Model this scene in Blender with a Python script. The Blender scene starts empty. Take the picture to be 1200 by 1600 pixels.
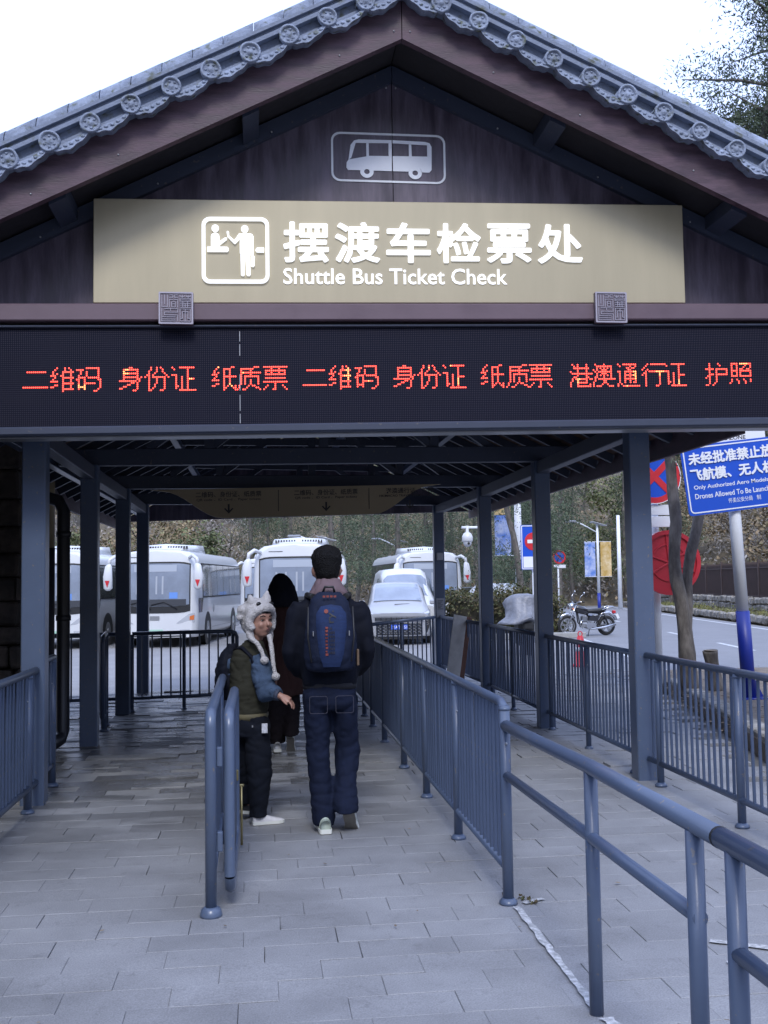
import bpy, bmesh, math, random
from mathutils import Vector, Matrix, noise
random.seed(7)
R = math.radians
SC = bpy.context.scene
COL = SC.collection

# ------------------------------------------------------------------ camera
cam_d = bpy.data.cameras.new('camera')
cam = bpy.data.objects.new('camera', cam_d)
COL.objects.link(cam)
_y, _p, _r = R(6.7), R(3.75), R(0.85)
fwd = Vector((math.sin(_y)*math.cos(_p), math.cos(_y)*math.cos(_p), math.sin(_p)))
r0 = Vector((math.cos(_y), -math.sin(_y), 0))
u0 = r0.cross(fwd)
rt = r0*math.cos(_r) - u0*math.sin(_r)
up = r0*math.sin(_r) + u0*math.cos(_r)
m = Matrix((rt, up, -fwd)).transposed().to_4x4()
m.translation = Vector((0, 0, 1.53))
cam.matrix_world = m
cam_d.sensor_fit = 'VERTICAL'
cam_d.sensor_height = 36
cam_d.lens = 36*1650/1600
cam_d.clip_start = 0.05
cam_d.clip_end = 2000
SC.camera = cam
SC.render.resolution_x = 768
SC.render.resolution_y = 1024

# ------------------------------------------------------------------ sky, sun, exposure
SUN_EL, SUN_AZ = 46, 184      # azimuth clockwise from +Y: the sun stands behind the camera, behind thin cloud
world = bpy.data.worlds.new('World')
SC.world = world
world.use_nodes = True
nt = world.node_tree
nt.nodes.clear()
sky = nt.nodes.new('ShaderNodeTexSky')
sky.sky_type = 'NISHITA'
sky.sun_disc = False
sky.sun_elevation = R(SUN_EL)
sky.sun_rotation = R(SUN_AZ)
sky.dust_density = 2.0
sky.air_density = 1.0
veil = nt.nodes.new('ShaderNodeMix')
veil.data_type = 'RGBA'
veil.inputs[0].default_value = 0.72
veil.inputs[7].default_value = (7.0, 8.5, 13.3, 1)      # thin white cloud over the blue
nt.links.new(sky.outputs[0], veil.inputs[6])
bg = nt.nodes.new('ShaderNodeBackground')
bg.inputs[1].default_value = 0.11
wo = nt.nodes.new('ShaderNodeOutputWorld')
nt.links.new(veil.outputs[2], bg.inputs[0])
nt.links.new(bg.outputs[0], wo.inputs[0])
sd = bpy.data.lights.new('sun', 'SUN')
sd.energy = 1.15
sd.angle = R(16)
sd.color = (1.0, 0.98, 0.95)
so = bpy.data.objects.new('sun', sd)
COL.objects.link(so)
so.rotation_euler = (R(90-SUN_EL), 0, R(180-SUN_AZ)+math.pi)
_d = Vector((math.sin(R(SUN_AZ))*math.cos(R(SUN_EL)), math.cos(R(SUN_AZ))*math.cos(R(SUN_EL)), math.sin(R(SUN_EL))))
so.rotation_euler = _d.to_track_quat('Z', 'Y').to_euler()
SC.view_settings.view_transform = 'Standard'
SC.view_settings.look = 'None'
SC.view_settings.exposure = 0.8
SC.view_settings.gamma = 1.0
SC.cycles.max_bounces = 6
SC.cycles.diffuse_bounces = 4
SC.cycles.transparent_max_bounces = 8

# ------------------------------------------------------------------ materials
MATS = {}
def mat(name, col, rough=0.6, metal=0.0, var=0.0, scale=8.0, bump=0.0, bscale=60.0, emit=None, estr=0.0, spec=0.5, randv=0.0, coat=0.0, col2=None, stretch=None):
    if name in MATS: return MATS[name]
    M = bpy.data.materials.new(name); M.use_nodes = True
    n = M.node_tree.nodes; l = M.node_tree.links
    b = n['Principled BSDF']
    b.inputs['Base Color'].default_value = (*col, 1)
    b.inputs['Roughness'].default_value = rough
    b.inputs['Metallic'].default_value = metal
    b.inputs['Specular IOR Level'].default_value = spec
    b.inputs['Coat Weight'].default_value = coat
    tc = n.new('ShaderNodeTexCoord')
    src = tc.outputs['Object']
    if stretch:
        mp = n.new('ShaderNodeMapping'); mp.inputs['Scale'].default_value = stretch
        l.new(src, mp.inputs[0]); src = mp.outputs[0]
    if var > 0 or randv > 0 or col2:
        nz = n.new('ShaderNodeTexNoise'); nz.inputs['Scale'].default_value = scale; nz.inputs['Detail'].default_value = 7; nz.inputs['Roughness'].default_value = 0.65
        l.new(src, nz.inputs['Vector'])
        if col2:
            rp = n.new('ShaderNodeValToRGB'); rp.color_ramp.elements[0].position = 0.40; rp.color_ramp.elements[1].position = 0.62
            rp.color_ramp.elements[0].color = (*col, 1); rp.color_ramp.elements[1].color = (*col2, 1)
            l.new(nz.outputs[0], rp.inputs[0]); base = rp.outputs[0]
        else:
            rgb = n.new('ShaderNodeRGB'); rgb.outputs[0].default_value = (*col, 1); base = rgb.outputs[0]
        mr = n.new('ShaderNodeMapRange'); mr.inputs[1].default_value = 0.25; mr.inputs[2].default_value = 0.75
        mr.inputs[3].default_value = 1-var; mr.inputs[4].default_value = 1+var
        l.new(nz.outputs[0], mr.inputs[0]); val = mr.outputs[0]
        if randv > 0:
            oi = n.new('ShaderNodeObjectInfo'); m2 = n.new('ShaderNodeMapRange'); m2.inputs[3].default_value = 1-randv; m2.inputs[4].default_value = 1+randv
            l.new(oi.outputs['Random'], m2.inputs[0]); mm = n.new('ShaderNodeMath'); mm.operation = 'MULTIPLY'
            l.new(val, mm.inputs[0]); l.new(m2.outputs[0], mm.inputs[1]); val = mm.outputs[0]
        vm = n.new('ShaderNodeVectorMath'); vm.operation = 'SCALE'
        l.new(base, vm.inputs[0]); l.new(val, vm.inputs['Scale']); l.new(vm.outputs[0], b.inputs['Base Color'])
        m3 = n.new('ShaderNodeMapRange'); m3.inputs[1].default_value = 0.3; m3.inputs[2].default_value = 0.7
        m3.inputs[3].default_value = max(rough-0.12, 0.03); m3.inputs[4].default_value = min(rough+0.12, 1)
        l.new(nz.outputs[0], m3.inputs[0])
        if var > .08: l.new(m3.outputs[0], b.inputs['Roughness'])
    if bump > 0:
        n2 = n.new('ShaderNodeTexNoise'); n2.inputs['Scale'].default_value = bscale; n2.inputs['Detail'].default_value = 5
        l.new(src, n2.inputs['Vector'])
        bp = n.new('ShaderNodeBump'); bp.inputs['Strength'].default_value = bump; bp.inputs['Distance'].default_value = 0.02
        l.new(n2.outputs[0], bp.inputs['Height']); l.new(bp.outputs[0], b.inputs['Normal'])
    if emit:
        b.inputs['Emission Color'].default_value = (*emit, 1); b.inputs['Emission Strength'].default_value = estr
    MATS[name] = M
    return M

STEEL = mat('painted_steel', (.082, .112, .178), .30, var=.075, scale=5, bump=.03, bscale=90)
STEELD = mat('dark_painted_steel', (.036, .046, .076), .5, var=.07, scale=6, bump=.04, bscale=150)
MAROON = mat('maroon_timber', (.052, .029, .044), .55, var=.28, scale=5, bump=.12, bscale=40, stretch=(.6, 1, 3), col2=(.090, .055, .075))
MAROOND = mat('dark_maroon_panel', (.055, .044, .068),   .45, var=.30, scale=2.6, bump=.03, bscale=30, stretch=(3.5, 1, .5), col2=(.10, .084, .118))
BEAMM = mat('beam_maroon', (.125, .085, .105), .5, var=.12, scale=4)
TILEM = mat('grey_roof_tile', (.225, .265, .35), .8, var=.35, scale=14, bump=.5, bscale=45, randv=.12)
TILED = mat('grey_roof_tile_smooth', (.18, .215, .29), .75, var=.28, scale=9, bump=.25, bscale=60)
GOLD = mat('champagne_metal_sheet', (.43, .38, .26), .42, metal=.25, var=.075, scale=1.6, bump=.02, bscale=120, stretch=(3, 1, .5))
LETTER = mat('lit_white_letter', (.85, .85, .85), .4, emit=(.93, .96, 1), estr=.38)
WPAINT = mat('faded_white_paint', (.70, .74, .80), .6, var=.10, scale=12)
LEDBLK = None
WOOD = mat('brown_soffit_board', (.12, .068, .045), .7, var=.25, scale=7, stretch=(1, .2, 1))
BLACK = mat('black_plastic', (.014, .015, .017), .5)
RUBBER = mat('tyre_rubber', (.018, .018, .019), .75, var=.2, scale=20)
CHROME = mat('chrome', (.62, .63, .65), .18, metal=1)
ALU = mat('grey_alloy', (.38, .39, .41), .35, metal=.7)
WHITEV = mat('white_vehicle_paint', (.62, .635, .65), .28, var=.03, scale=3, coat=.4)
SILVERV = mat('silver_vehicle_paint', (.42, .43, .45), .3, metal=.3, coat=.4)
GLASSB = mat('sky_toned_windscreen', (.22, .26, .33), .12, var=.3, scale=.9, spec=1.0, coat=1.0)  # pale base colour stands in for reflected sky and a glimpsed interior
GLASSD = mat('dark_side_glass', (.055, .062, .060), .15, var=.45, scale=1.6, spec=.8, coat=.6)
LAMP = mat('clear_lamp_glass', (.55, .57, .6), .15, metal=.3)
ORANGE = mat('orange_lens', (.6, .16, .04), .3)
RED = mat('red_paint', (.55, .02, .03), .45, var=.12, scale=6)
BLUE = mat('sign_blue', (.008, .075, .50), .4, var=.05, scale=3)
NAVY = mat('pole_blue', (.012, .03, .28), .4, var=.08, scale=6)
SIGNW = mat('sign_white', (.75, .77, .8), .45)
POLEW = mat('pole_white', (.76, .79, .83), .45, var=.08, scale=5)
SKIN = mat('skin', (.30, .165, .125), .5, var=.06, scale=20)
BARK = mat('tree_bark', (.10, .088, .078), .9, var=.4, scale=9, bump=.9, bscale=22, stretch=(1, 1, .35), col2=(.155, .14, .125))
STONE = mat('rough_stone', (.20, .19, .17), .9, var=.4, scale=5, bump=.6, bscale=18, randv=.25, col2=(.30, .28, .25))
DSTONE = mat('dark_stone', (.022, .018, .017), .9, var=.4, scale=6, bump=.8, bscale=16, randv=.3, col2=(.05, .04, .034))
CONC = mat('concrete', (.30, .30, .29), .85, var=.18, scale=5, bump=.2, bscale=50)

def chips(M, col, lo=.66, hi=.70, scale=38):
    # small chips and scuffs breaking the paint
    n = M.node_tree.nodes; l = M.node_tree.links; b = n['Principled BSDF']
    src = b.inputs['Base Color'].links[0].from_socket
    tc = n.new('ShaderNodeTexCoord'); nz = n.new('ShaderNodeTexNoise'); nz.inputs['Scale'].default_value = scale; nz.inputs['Detail'].default_value = 4
    l.new(tc.outputs['Object'], nz.inputs['Vector']); mr = n.new('ShaderNodeMapRange'); mr.inputs[1].default_value = lo; mr.inputs[2].default_value = hi
    l.new(nz.outputs[0], mr.inputs[0]); mx = n.new('ShaderNodeMix'); mx.data_type = 'RGBA'; mx.inputs[7].default_value = (*col, 1)
    l.new(mr.outputs[0], mx.inputs[0]); l.new(src, mx.inputs[6]); l.new(mx.outputs[2], b.inputs['Base Color'])
chips(STEEL, (.16, .15, .15)); chips(STEELD, (.09, .085, .09), scale=30); chips(TILEM, (.10, .115, .085), .56, .68, 16); chips(TILED, (.11, .12, .10), .58, .70, 9)
def leafmat(name, cols, rough=.7):
    M = bpy.data.materials.new(name); M.use_nodes = True
    n = M.node_tree.nodes; l = M.node_tree.links; b = n['Principled BSDF']
    geo = n.new('ShaderNodeNewGeometry'); oi = n.new('ShaderNodeObjectInfo')
    ad = n.new('ShaderNodeMath'); ad.operation = 'MULTIPLY_ADD'; ad.inputs[1].default_value = .62
    tc = n.new('ShaderNodeTexCoord'); nz = n.new('ShaderNodeTexNoise'); nz.inputs['Scale'].default_value = .7; nz.inputs['Detail'].default_value = 3
    l.new(tc.outputs['Object'], nz.inputs['Vector'])
    mx = n.new('ShaderNodeMath'); mx.operation = 'MULTIPLY_ADD'; mx.inputs[1].default_value = .45; mx.inputs[2].default_value = -.12
    l.new(oi.outputs['Random'], mx.inputs[0])
    l.new(geo.outputs['Random Per Island'], ad.inputs[0]); l.new(mx.outputs[0], ad.inputs[2])
    rp = n.new('ShaderNodeValToRGB'); rp.color_ramp.interpolation = 'LINEAR'
    k = len(cols)
    while len(rp.color_ramp.elements) < k: rp.color_ramp.elements.new(.5)
    for i, c in enumerate(cols):
        rp.color_ramp.elements[i].position = i/(k-1); rp.color_ramp.elements[i].color = (*c, 1)
    l.new(ad.outputs[0], rp.inputs[0])
    mr = n.new('ShaderNodeMapRange'); mr.inputs[1].default_value = .3; mr.inputs[2].default_value = .7; mr.inputs[3].default_value = .6; mr.inputs[4].default_value = 1.4
    l.new(nz.outputs[0], mr.inputs[0]); vm = n.new('ShaderNodeVectorMath'); vm.operation = 'SCALE'
    l.new(rp.outputs[0], vm.inputs[0]); l.new(mr.outputs[0], vm.inputs['Scale']); l.new(vm.outputs[0], b.inputs['Base Color'])
    b.inputs['Roughness'].default_value = rough; b.inputs['Specular IOR Level'].default_value = .25
    return M
L_AUT = leafmat('autumn_leaves', [(.18, .16, .10), (.24, .19, .12), (.30, .225, .14), (.20, .20, .11), (.36, .31, .21)])
L_OLV = leafmat('olive_leaves', [(.07, .09, .045), (.11, .13, .06), (.15, .165, .075), (.20, .19, .085)])
L_GRY = leafmat('bare_twigs', [(.20, .19, .175), (.27, .25, .23), (.34, .31, .285), (.22, .20, .175)])
L_PIN = leafmat('pine_needles', [(.045, .065, .045), (.065, .092, .058), (.09, .12, .07), (.12, .14, .085)])  # needle tones lightened to stand in for distance haze
L_JUN = leafmat('juniper_needles', [(.06, .085, .055), (.09, .125, .075), (.13, .16, .10), (.17, .185, .13)])
L_HED = leafmat('hedge_leaves', [(.05, .06, .025), (.08, .085, .035), (.12, .10, .05), (.10, .07, .045), (.17, .17, .06)])
L_LIT = leafmat('leaf_litter', [(.10, .075, .05), (.18, .14, .10), (.26, .21, .15), (.14, .12, .09)])
L_GRS = leafmat('verge_grass', [(.07, .09, .03), (.12, .14, .05), (.22, .21, .08), (.10, .11, .045)])

# ------------------------------------------------------------------ mesh helpers
OFF = {}
class MB:
    def __init__(s): s.v = []; s.f = []; s.sm = []
    def add(s, vs, fs, smooth=False):
        k = len(s.v); s.v += [tuple(v) for v in vs]; s.f += [tuple(i+k for i in f) for f in fs]; s.sm += [smooth]*len(fs); return s
    def box(s, x0, x1, y0, y1, z0, z1, M=None):
        vs = [Vector(p) for p in ((x0,y0,z0),(x1,y0,z0),(x1,y1,z0),(x0,y1,z0),(x0,y0,z1),(x1,y0,z1),(x1,y1,z1),(x0,y1,z1))]
        if M: vs = [M @ v for v in vs]
        return s.add(vs, [(0,3,2,1),(4,5,6,7),(0,1,5,4),(1,2,6,5),(2,3,7,6),(3,0,4,7)])
    def bbox(s, x0, x1, y0, y1, z0, z1, b=.006, M=None):
        # box with all 12 edges chamfered
        cx, cy, cz = (x0+x1)/2, (y0+y1)/2, (z0+z1)/2; hx, hy, hz = (x1-x0)/2, (y1-y0)/2, (z1-z0)/2
        b = min(b, hx*.9, hy*.9, hz*.9)
        bm = bmesh.new(); bmesh.ops.create_cube(bm, size=2)
        for v in bm.verts: v.co = Vector((v.co.x*hx, v.co.y*hy, v.co.z*hz))
        bmesh.ops.bevel(bm, geom=bm.edges[:], offset=b, segments=1, affect='EDGES')
        T = Matrix.Translation((cx, cy, cz)); T = (M @ T) if M else T
        for i, v in enumerate(bm.verts): v.index = i
        s.add([T @ v.co for v in bm.verts], [[v.index for v in f.verts] for f in bm.faces]); bm.free(); return s
    def beam(s, p0, p1, w, h, upv=(0,0,1), b=0):
        p0, p1 = Vector(p0), Vector(p1); d = (p1-p0); L = d.length; d.normalize()
        u = Vector(upv); x = d.cross(u)
        if x.length < 1e-4: x = d.cross(Vector((0,1,0)))
        x.normalize(); u = x.cross(d)
        M = Matrix((x, d, u)).transposed().to_4x4(); M.translation = p0
        return s.bbox(-w/2, w/2, 0, L, -h/2, h/2, b, M) if b else s.box(-w/2, w/2, 0, L, -h/2, h/2, M)
    def tube(s, pts, r, n=10, caps=True, smooth=True):
        pts = [Vector(p) for p in pts]; rs = r if isinstance(r, (list, tuple)) else [r]*len(pts)
        k0 = len(s.v); N = len(pts); ref = None
        for i, p in enumerate(pts):
            d = (pts[min(i+1, N-1)] - pts[max(i-1, 0)]).normalized()
            if ref is None:
                ref = d.cross(Vector((0,0,1)));
                if ref.length < .05: ref = d.cross(Vector((0,1,0)))
            ref = (ref - d*ref.dot(d)).normalized(); bi = d.cross(ref)
            for j in range(n):
                a = 2*math.pi*j/n; s.v.append(tuple(p + (ref*math.cos(a) + bi*math.sin(a))*rs[i]))
        for i in range(N-1):
            for j in range(n):
                a = k0+i*n+j; b = k0+i*n+(j+1)%n; s.f.append((a, b, b+n, a+n)); s.sm.append(smooth)
        if caps:
            s.f.append(tuple(k0+j for j in range(n))[::-1]); s.sm.append(False)
            s.f.append(tuple(k0+(N-1)*n+j for j in range(n))); s.sm.append(False)
        return s
    def loft(s, rings, n=16, smooth=True):
        # rings: (center, rx, ry, yaw) horizontal ellipses
        k0 = len(s.v)
        for c, rx, ry, yw in rings:
            for j in range(n):
                a = 2*math.pi*j/n; x = math.cos(a)*rx; y = math.sin(a)*ry
                s.v.append((c[0]+x*math.cos(yw)-y*math.sin(yw), c[1]+x*math.sin(yw)+y*math.cos(yw), c[2]))
        for i in range(len(rings)-1):
            for j in range(n):
                a = k0+i*n+j; b = k0+i*n+(j+1)%n; s.f.append((a, b, b+n, a+n)); s.sm.append(smooth)
        s.f.append(tuple(k0+j for j in range(n))[::-1]); s.sm.append(False)
        s.f.append(tuple(k0+(len(rings)-1)*n+j for j in range(n))); s.sm.append(False)
        return s
    def ball(s, c, rx, ry=None, rz=None, n=14, m=9, M=None, smooth=True):
        ry = ry or rx; rz = rz or rx; k0 = len(s.v)
        for i in range(m+1):
            t = math.pi*i/m
            for j in range(n):
                a = 2*math.pi*j/n; p = Vector((rx*math.sin(t)*math.cos(a), ry*math.sin(t)*math.sin(a), rz*math.cos(t)))
                if M: p = M @ p
                s.v.append((c[0]+p.x, c[1]+p.y, c[2]+p.z))
        for i in range(m):
            for j in range(n):
                a = k0+i*n+j; b = k0+i*n+(j+1)%n; s.f.append((a, a+n, b+n, b)); s.sm.append(smooth)
        return s
    def prism(s, poly, y0, y1, plane='xz', hole=None):
        # poly of (a,b); extruded between y0 and y1 along the plane's normal
        def P(a, b, t): return (a, t, b) if plane == 'xz' else ((a, b, t) if plane == 'xy' else (t, a, b))
        n = len(poly); vs = [P(a, b, y0) for a, b in poly] + [P(a, b, y1) for a, b in poly]
        fs = [(i, (i+1) % n, n+(i+1) % n, n+i) for i in range(n)] + [tuple(range(n))[::-1], tuple(range(n, 2*n))]
        return s.add(vs, fs)
    def frame(s, outer, inner, y0, y1):
        n = len(outer); k = len(s.v)
        for y in (y0, y1):
            for a, b in outer: s.v.append((a, y, b))
            for a, b in inner: s.v.append((a, y, b))
        for i in range(n):
            j = (i+1) % n
            for f in ((k+i, k+j, k+n+j, k+n+i), (k+2*n+i, k+3*n+i, k+3*n+j, k+2*n+j), (k+i, k+2*n+i, k+2*n+j, k+j), (k+n+i, k+n+j, k+3*n+j, k+3*n+i)):
                s.f.append(f); s.sm.append(False)
        return s
    def disc(s, c, r, y0, y1, n=28, plane='xz'):
        return s.prism([(c[0]+r*math.cos(2*math.pi*i/n), c[1]+r*math.sin(2*math.pi*i/n)) for i in range(n)], y0, y1, plane)
    def map(s, fn):
        s.v = [tuple(fn(Vector(v))) for v in s.v]; return s
    def build(s, name, m, parent=None, world=True, label=None):
        off = Vector((0,0,0))
        if parent is not None: off = OFF.get(parent.name, off)
        me = bpy.data.meshes.new(name)
        me.from_pydata([(v[0]-off.x, v[1]-off.y, v[2]-off.z) for v in s.v], [], s.f)
        me.polygons.foreach_set('use_smooth', s.sm)
        me.materials.append(m); me.update()
        o = bpy.data.objects.new(name, me); COL.objects.link(o)
        if parent is not None: o.parent = parent; OFF[o.name] = off
        if label: o['label'] = label
        return o
def rrect(x0, x1, z0, z1, r, n=5):
    pts = []
    for cx, cz, a0 in ((x1-r, z1-r, 0), (x0+r, z1-r, 90), (x0+r, z0+r, 180), (x1-r, z0+r, 270)):
        for i in range(n+1):
            a = R(a0+90*i/n); pts.append((cx+r*math.cos(a), cz+r*math.sin(a)))
    return pts
def tag(o, label=None, cat=None, group=None, kind=None):
    if label: o['label'] = label
    if cat: o['category'] = cat
    if group: o['group'] = group
    if kind: o['kind'] = kind
    return o
def thing(name, loc, label, cat, group=None, rz=0, local=False):
    o = bpy.data.objects.new(name, None); COL.objects.link(o); o.empty_display_size = .2
    o.location = loc; o.rotation_euler = (0, 0, rz)
    OFF[o.name] = Vector((0,0,0)) if local else Vector(loc)
    return tag(o, label, cat, group)
def copy_tree(o, parent=None):
    c = o.copy(); COL.objects.link(c); c.parent = parent
    for ch in list(o.children): copy_tree(ch, c)
    return c
def text_mb(body, size, bold=0.0, extr=0.004, sx=1.0, spacing=1.0, res=3):
    cu = bpy.data.curves.new('t', 'FONT'); cu.body = body; cu.size = size; cu.offset = bold; cu.extrude = extr; cu.resolution_u = res
    cu.space_character = spacing
    o = bpy.data.objects.new('t', cu); COL.objects.link(o)
    dg = bpy.context.evaluated_depsgraph_get(); me = bpy.data.meshes.new_from_object(o.evaluated_get(dg))
    vs = [Vector((v.co.x*sx, v.co.y, v.co.z)) for v in me.vertices]; fs = [tuple(p.vertices) for p in me.polygons]
    bpy.data.objects.remove(o); bpy.data.curves.remove(cu); bpy.data.meshes.remove(me)
    if not vs: return MB(), (0, 0, 0, 0)
    x0 = min(v.x for v in vs); x1 = max(v.x for v in vs); y0 = min(v.y for v in vs); y1 = max(v.y for v in vs)
    mb = MB().add(vs, fs); return mb, (x0, x1, y0, y1)
def text_fit(body, X0, X1, Z0, Z1, y, bold=0.0, extr=.003, rot=0, org=None):
    """text standing in a plane facing -Y, fitted to a box"""
    mb, (x0, x1, y0, y1) = text_mb(body, 1.0, bold, .01)
    sx = (X1-X0)/(x1-x0); sz = (Z1-Z0)/(y1-y0)
    mb.map(lambda v: Vector((X0+(v.x-x0)*sx, y - v.z/.01*extr, Z0+(v.y-y0)*sz)))
    return mb
def bold_text(body, X0, X1, Z0, Z1, y, wt, dz=.0002):
    t = MB(); k = 0
    for i in range(8):
        a = i*math.pi/4+.2; q = text_fit(body, X0+wt, X1-wt, Z0+wt, Z1-wt, y-dz*i, bold=0, extr=.010)
        q.map(lambda v: Vector((v.x+wt*math.cos(a), v.y, v.z+wt*math.sin(a)))); t.add(q.v, q.f)
    return t
def bake(o, mods):
    dg = bpy.context.evaluated_depsgraph_get()
    me = bpy.data.meshes.new_from_object(o.evaluated_get(dg)); old = o.data; o.modifiers.clear(); nm = old.name; o.data = me
    bpy.data.meshes.remove(old); me.name = nm; return o
def remesh(o, vox, smooth_it=3, fold=0.0, fscale=6.0, stretch=(1,1,1), seed=0):
    md = o.modifiers.new('r', 'REMESH'); md.mode = 'VOXEL'; md.voxel_size = vox; md.use_smooth_shade = True
    ms = o.modifiers.new('s', 'SMOOTH'); ms.iterations = smooth_it; ms.factor = .6
    bake(o, None); me = o.data
    if fold:
        for v in me.vertices:
            c = v.co; q = Vector((c.x*stretch[0], c.y*stretch[1], c.z*stretch[2]))*fscale + Vector((seed*7.3, 0, 0))
            a = noise.noise(q); b2 = (1-abs(noise.noise(q*1.9+Vector((3, a, 0)))))**5
            v.co = c + v.normal*fold*(a*.7 - b2*.9 + .25)
    for p in me.polygons: p.use_smooth = True
    me.update(); return o
def tree_pts(pts, mat_=None): pass

# leaf cloud: many small leaf quads in clumps
def leaves(name, mt, centers, per, spread, size, parent=None, flat=.0, seed=1, aspect=.55, drop=0):
    rnd = random.Random(seed); v = []; f = []
    for (c, s) in centers:
        for _ in range(per):
            d = Vector((rnd.gauss(0, 1), rnd.gauss(0, 1), rnd.gauss(0, .8)))*spread*s
            p = Vector(c) + d
            a = Vector((rnd.uniform(-1, 1), rnd.uniform(-1, 1), rnd.uniform(-1, 1)-drop))
            if a.length < .1: a = Vector((0,0,1))
            a.normalize(); b = a.cross(Vector((rnd.uniform(-1,1), rnd.uniform(-1,1), rnd.uniform(-1,1)))).normalized()
            h = size*rnd.uniform(.6, 1.3); w = h*aspect; k = len(v)
            v += [p-b*w*.5, p+a*h*.5-b*w*.12, p+b*w*.5, p-a*h*.5+b*w*.1]; f.append((k, k+1, k+2, k+3))
    mb = MB(); mb.v = [tuple(q) for q in v]; mb.f = f; mb.sm = [False]*len(f)
    return mb.build(name, mt, parent)

#@@NEXT
# ================================================================== GROUND, ROAD, HILL
def structure(o, label=None):
    o['kind'] = 'structure'
    if label: o['label'] = label
    return o
def asphalt(name, col, fade=.2):
    return mat(name, col, .85, var=fade, scale=1.3, bump=.35, bscale=160)
GROUNDM = asphalt('yard_asphalt', (.245, .245, .25))
ROADM = asphalt('road_asphalt', (.215, .22, .235), .16)
def hill_h(x, y):
    # line of the far verge: passes (18.6,36), heading 9 degrees to the right of +Y
    d = (x-18.6)*math.cos(R(9)) - (y-36)*math.sin(R(9))
    a = max(0, d-3.5); h1 = .48*a if a < 40 else .48*40+.1*(a-40)
    b = max(0, y-74+.25*x); h2 = .52*b if b < 60 else .52*60+.15*(b-60)
    h = max(h1, h2)*min(1, 1) + (noise.noise(Vector((x*.05, y*.05, 0)))*2.2 if max(a, b) > 3 else 0)*min(1, max(a, b)/15)
    c = max(0, -x-26); h = max(h, .5*min(c, 110))
    e = max(0, -y-34); h = max(h, .52*min(e, 150))          # the valley side behind the viewer
    return -.32 + max(h, 0)
gb = MB(); k = 0
xs = [-600, -300, -180, -140] + [-110+6*i for i in range(44)] + [260, 400, 700]
ys = [-400, -300, -190, -140, -100, -70, -45, -34] + [-10+6*i for i in range(34)] + [240, 320, 500, 800]
vs = [(x, y, hill_h(x, y) - (.02 if hill_h(x, y) <= -.319 else 0)) for y in ys for x in xs]
fs = []
for j in range(len(ys)-1):
    for i in range(len(xs)-1):
        a = j*len(xs)+i; fs.append((a, a+1, a+1+len(xs), a+len(xs)))
gb.add(vs, fs, True)
HILLM = mat('hill_soil_and_litter', (.10, .085, .06), .95, var=.35, scale=.8, bump=.5, bscale=4, col2=(.15, .12, .075))
structure(gb.build('terrain', HILLM))
# yard and parking lot: asphalt sheet
structure(MB().add([(-26, -30, -.30), (12.0, -30, -.30), (12.0, 30, -.30), (18, 76, -.30), (-24, 76, -.30)], [(0, 1, 2, 3, 4)]).build('parking_lot', GROUNDM))
RD = Vector((math.sin(R(9)), math.cos(R(9)), 0)); RN = Vector((math.cos(R(9)), -math.sin(R(9)), 0))
def road_pt(d, s, z): p = Vector((17.3, 36, 0)) + RN*d + RD*s; return (p.x, p.y, z)
structure(MB().add([road_pt(-7.2, -70, -.294), road_pt(.6, -70, -.294), road_pt(.6, 60, -.294), road_pt(-7.2, 60, -.294)], [(0, 1, 2, 3)]).build('road', ROADM))
LINEM = mat('worn_road_paint', (.52, .54, .56), .7, var=.3, scale=7)
lm = MB().add([road_pt(-.08, -60, -.288), road_pt(.08, -60, -.288), road_pt(.08, 60, -.288), road_pt(-.08, 60, -.288)], [(0, 1, 2, 3)])
structure(lm.build('road_edge_line', LINEM))
lm = MB()
for i in range(-8, 9):
    lm.add([road_pt(-3.6, i*6, -.288), road_pt(-3.46, i*6, -.288), road_pt(-3.46, i*6+3.2, -.288), road_pt(-3.6, i*6+3.2, -.288)], [(0, 1, 2, 3)])
structure(lm.build('road_centre_line', LINEM))
lm = MB().add([road_pt(-6.9, -60, -.288), road_pt(-6.78, -60, -.288), road_pt(-6.78, 4, -.288), road_pt(-6.9, 4, -.288)], [(0, 1, 2, 3)])
structure(lm.build('road_near_line', LINEM))

# ---- paved walkway: slabs of 0.40 x 0.20 m in running bond
slabm = bpy.data.materials.new('paving_slab'); slabm.use_nodes = True
n = slabm.node_tree.nodes; l = slabm.node_tree.links; b = n['Principled BSDF']
geo = n.new('ShaderNodeNewGeometry'); oi = n.new('ShaderNodeObjectInfo')
n1 = n.new('ShaderNodeTexNoise'); n1.inputs['Scale'].default_value = 1.1; n1.inputs['Detail'].default_value = 6; n1.inputs['Roughness'].default_value = .6
n2 = n.new('ShaderNodeTexNoise'); n2.inputs['Scale'].default_value = 150; n2.inputs['Detail'].default_value = 3
l.new(geo.outputs['Position'], n1.inputs['Vector']); l.new(geo.outputs['Position'], n2.inputs['Vector'])
addr = n.new('ShaderNodeMath'); addr.operation = 'ADD'; l.new(oi.outputs['Random'], addr.inputs[0]); l.new(geo.outputs['Random Per Island'], addr.inputs[1])
fr = n.new('ShaderNodeMath'); fr.operation = 'FRACT'; l.new(addr.outputs[0], fr.inputs[0])
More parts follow.
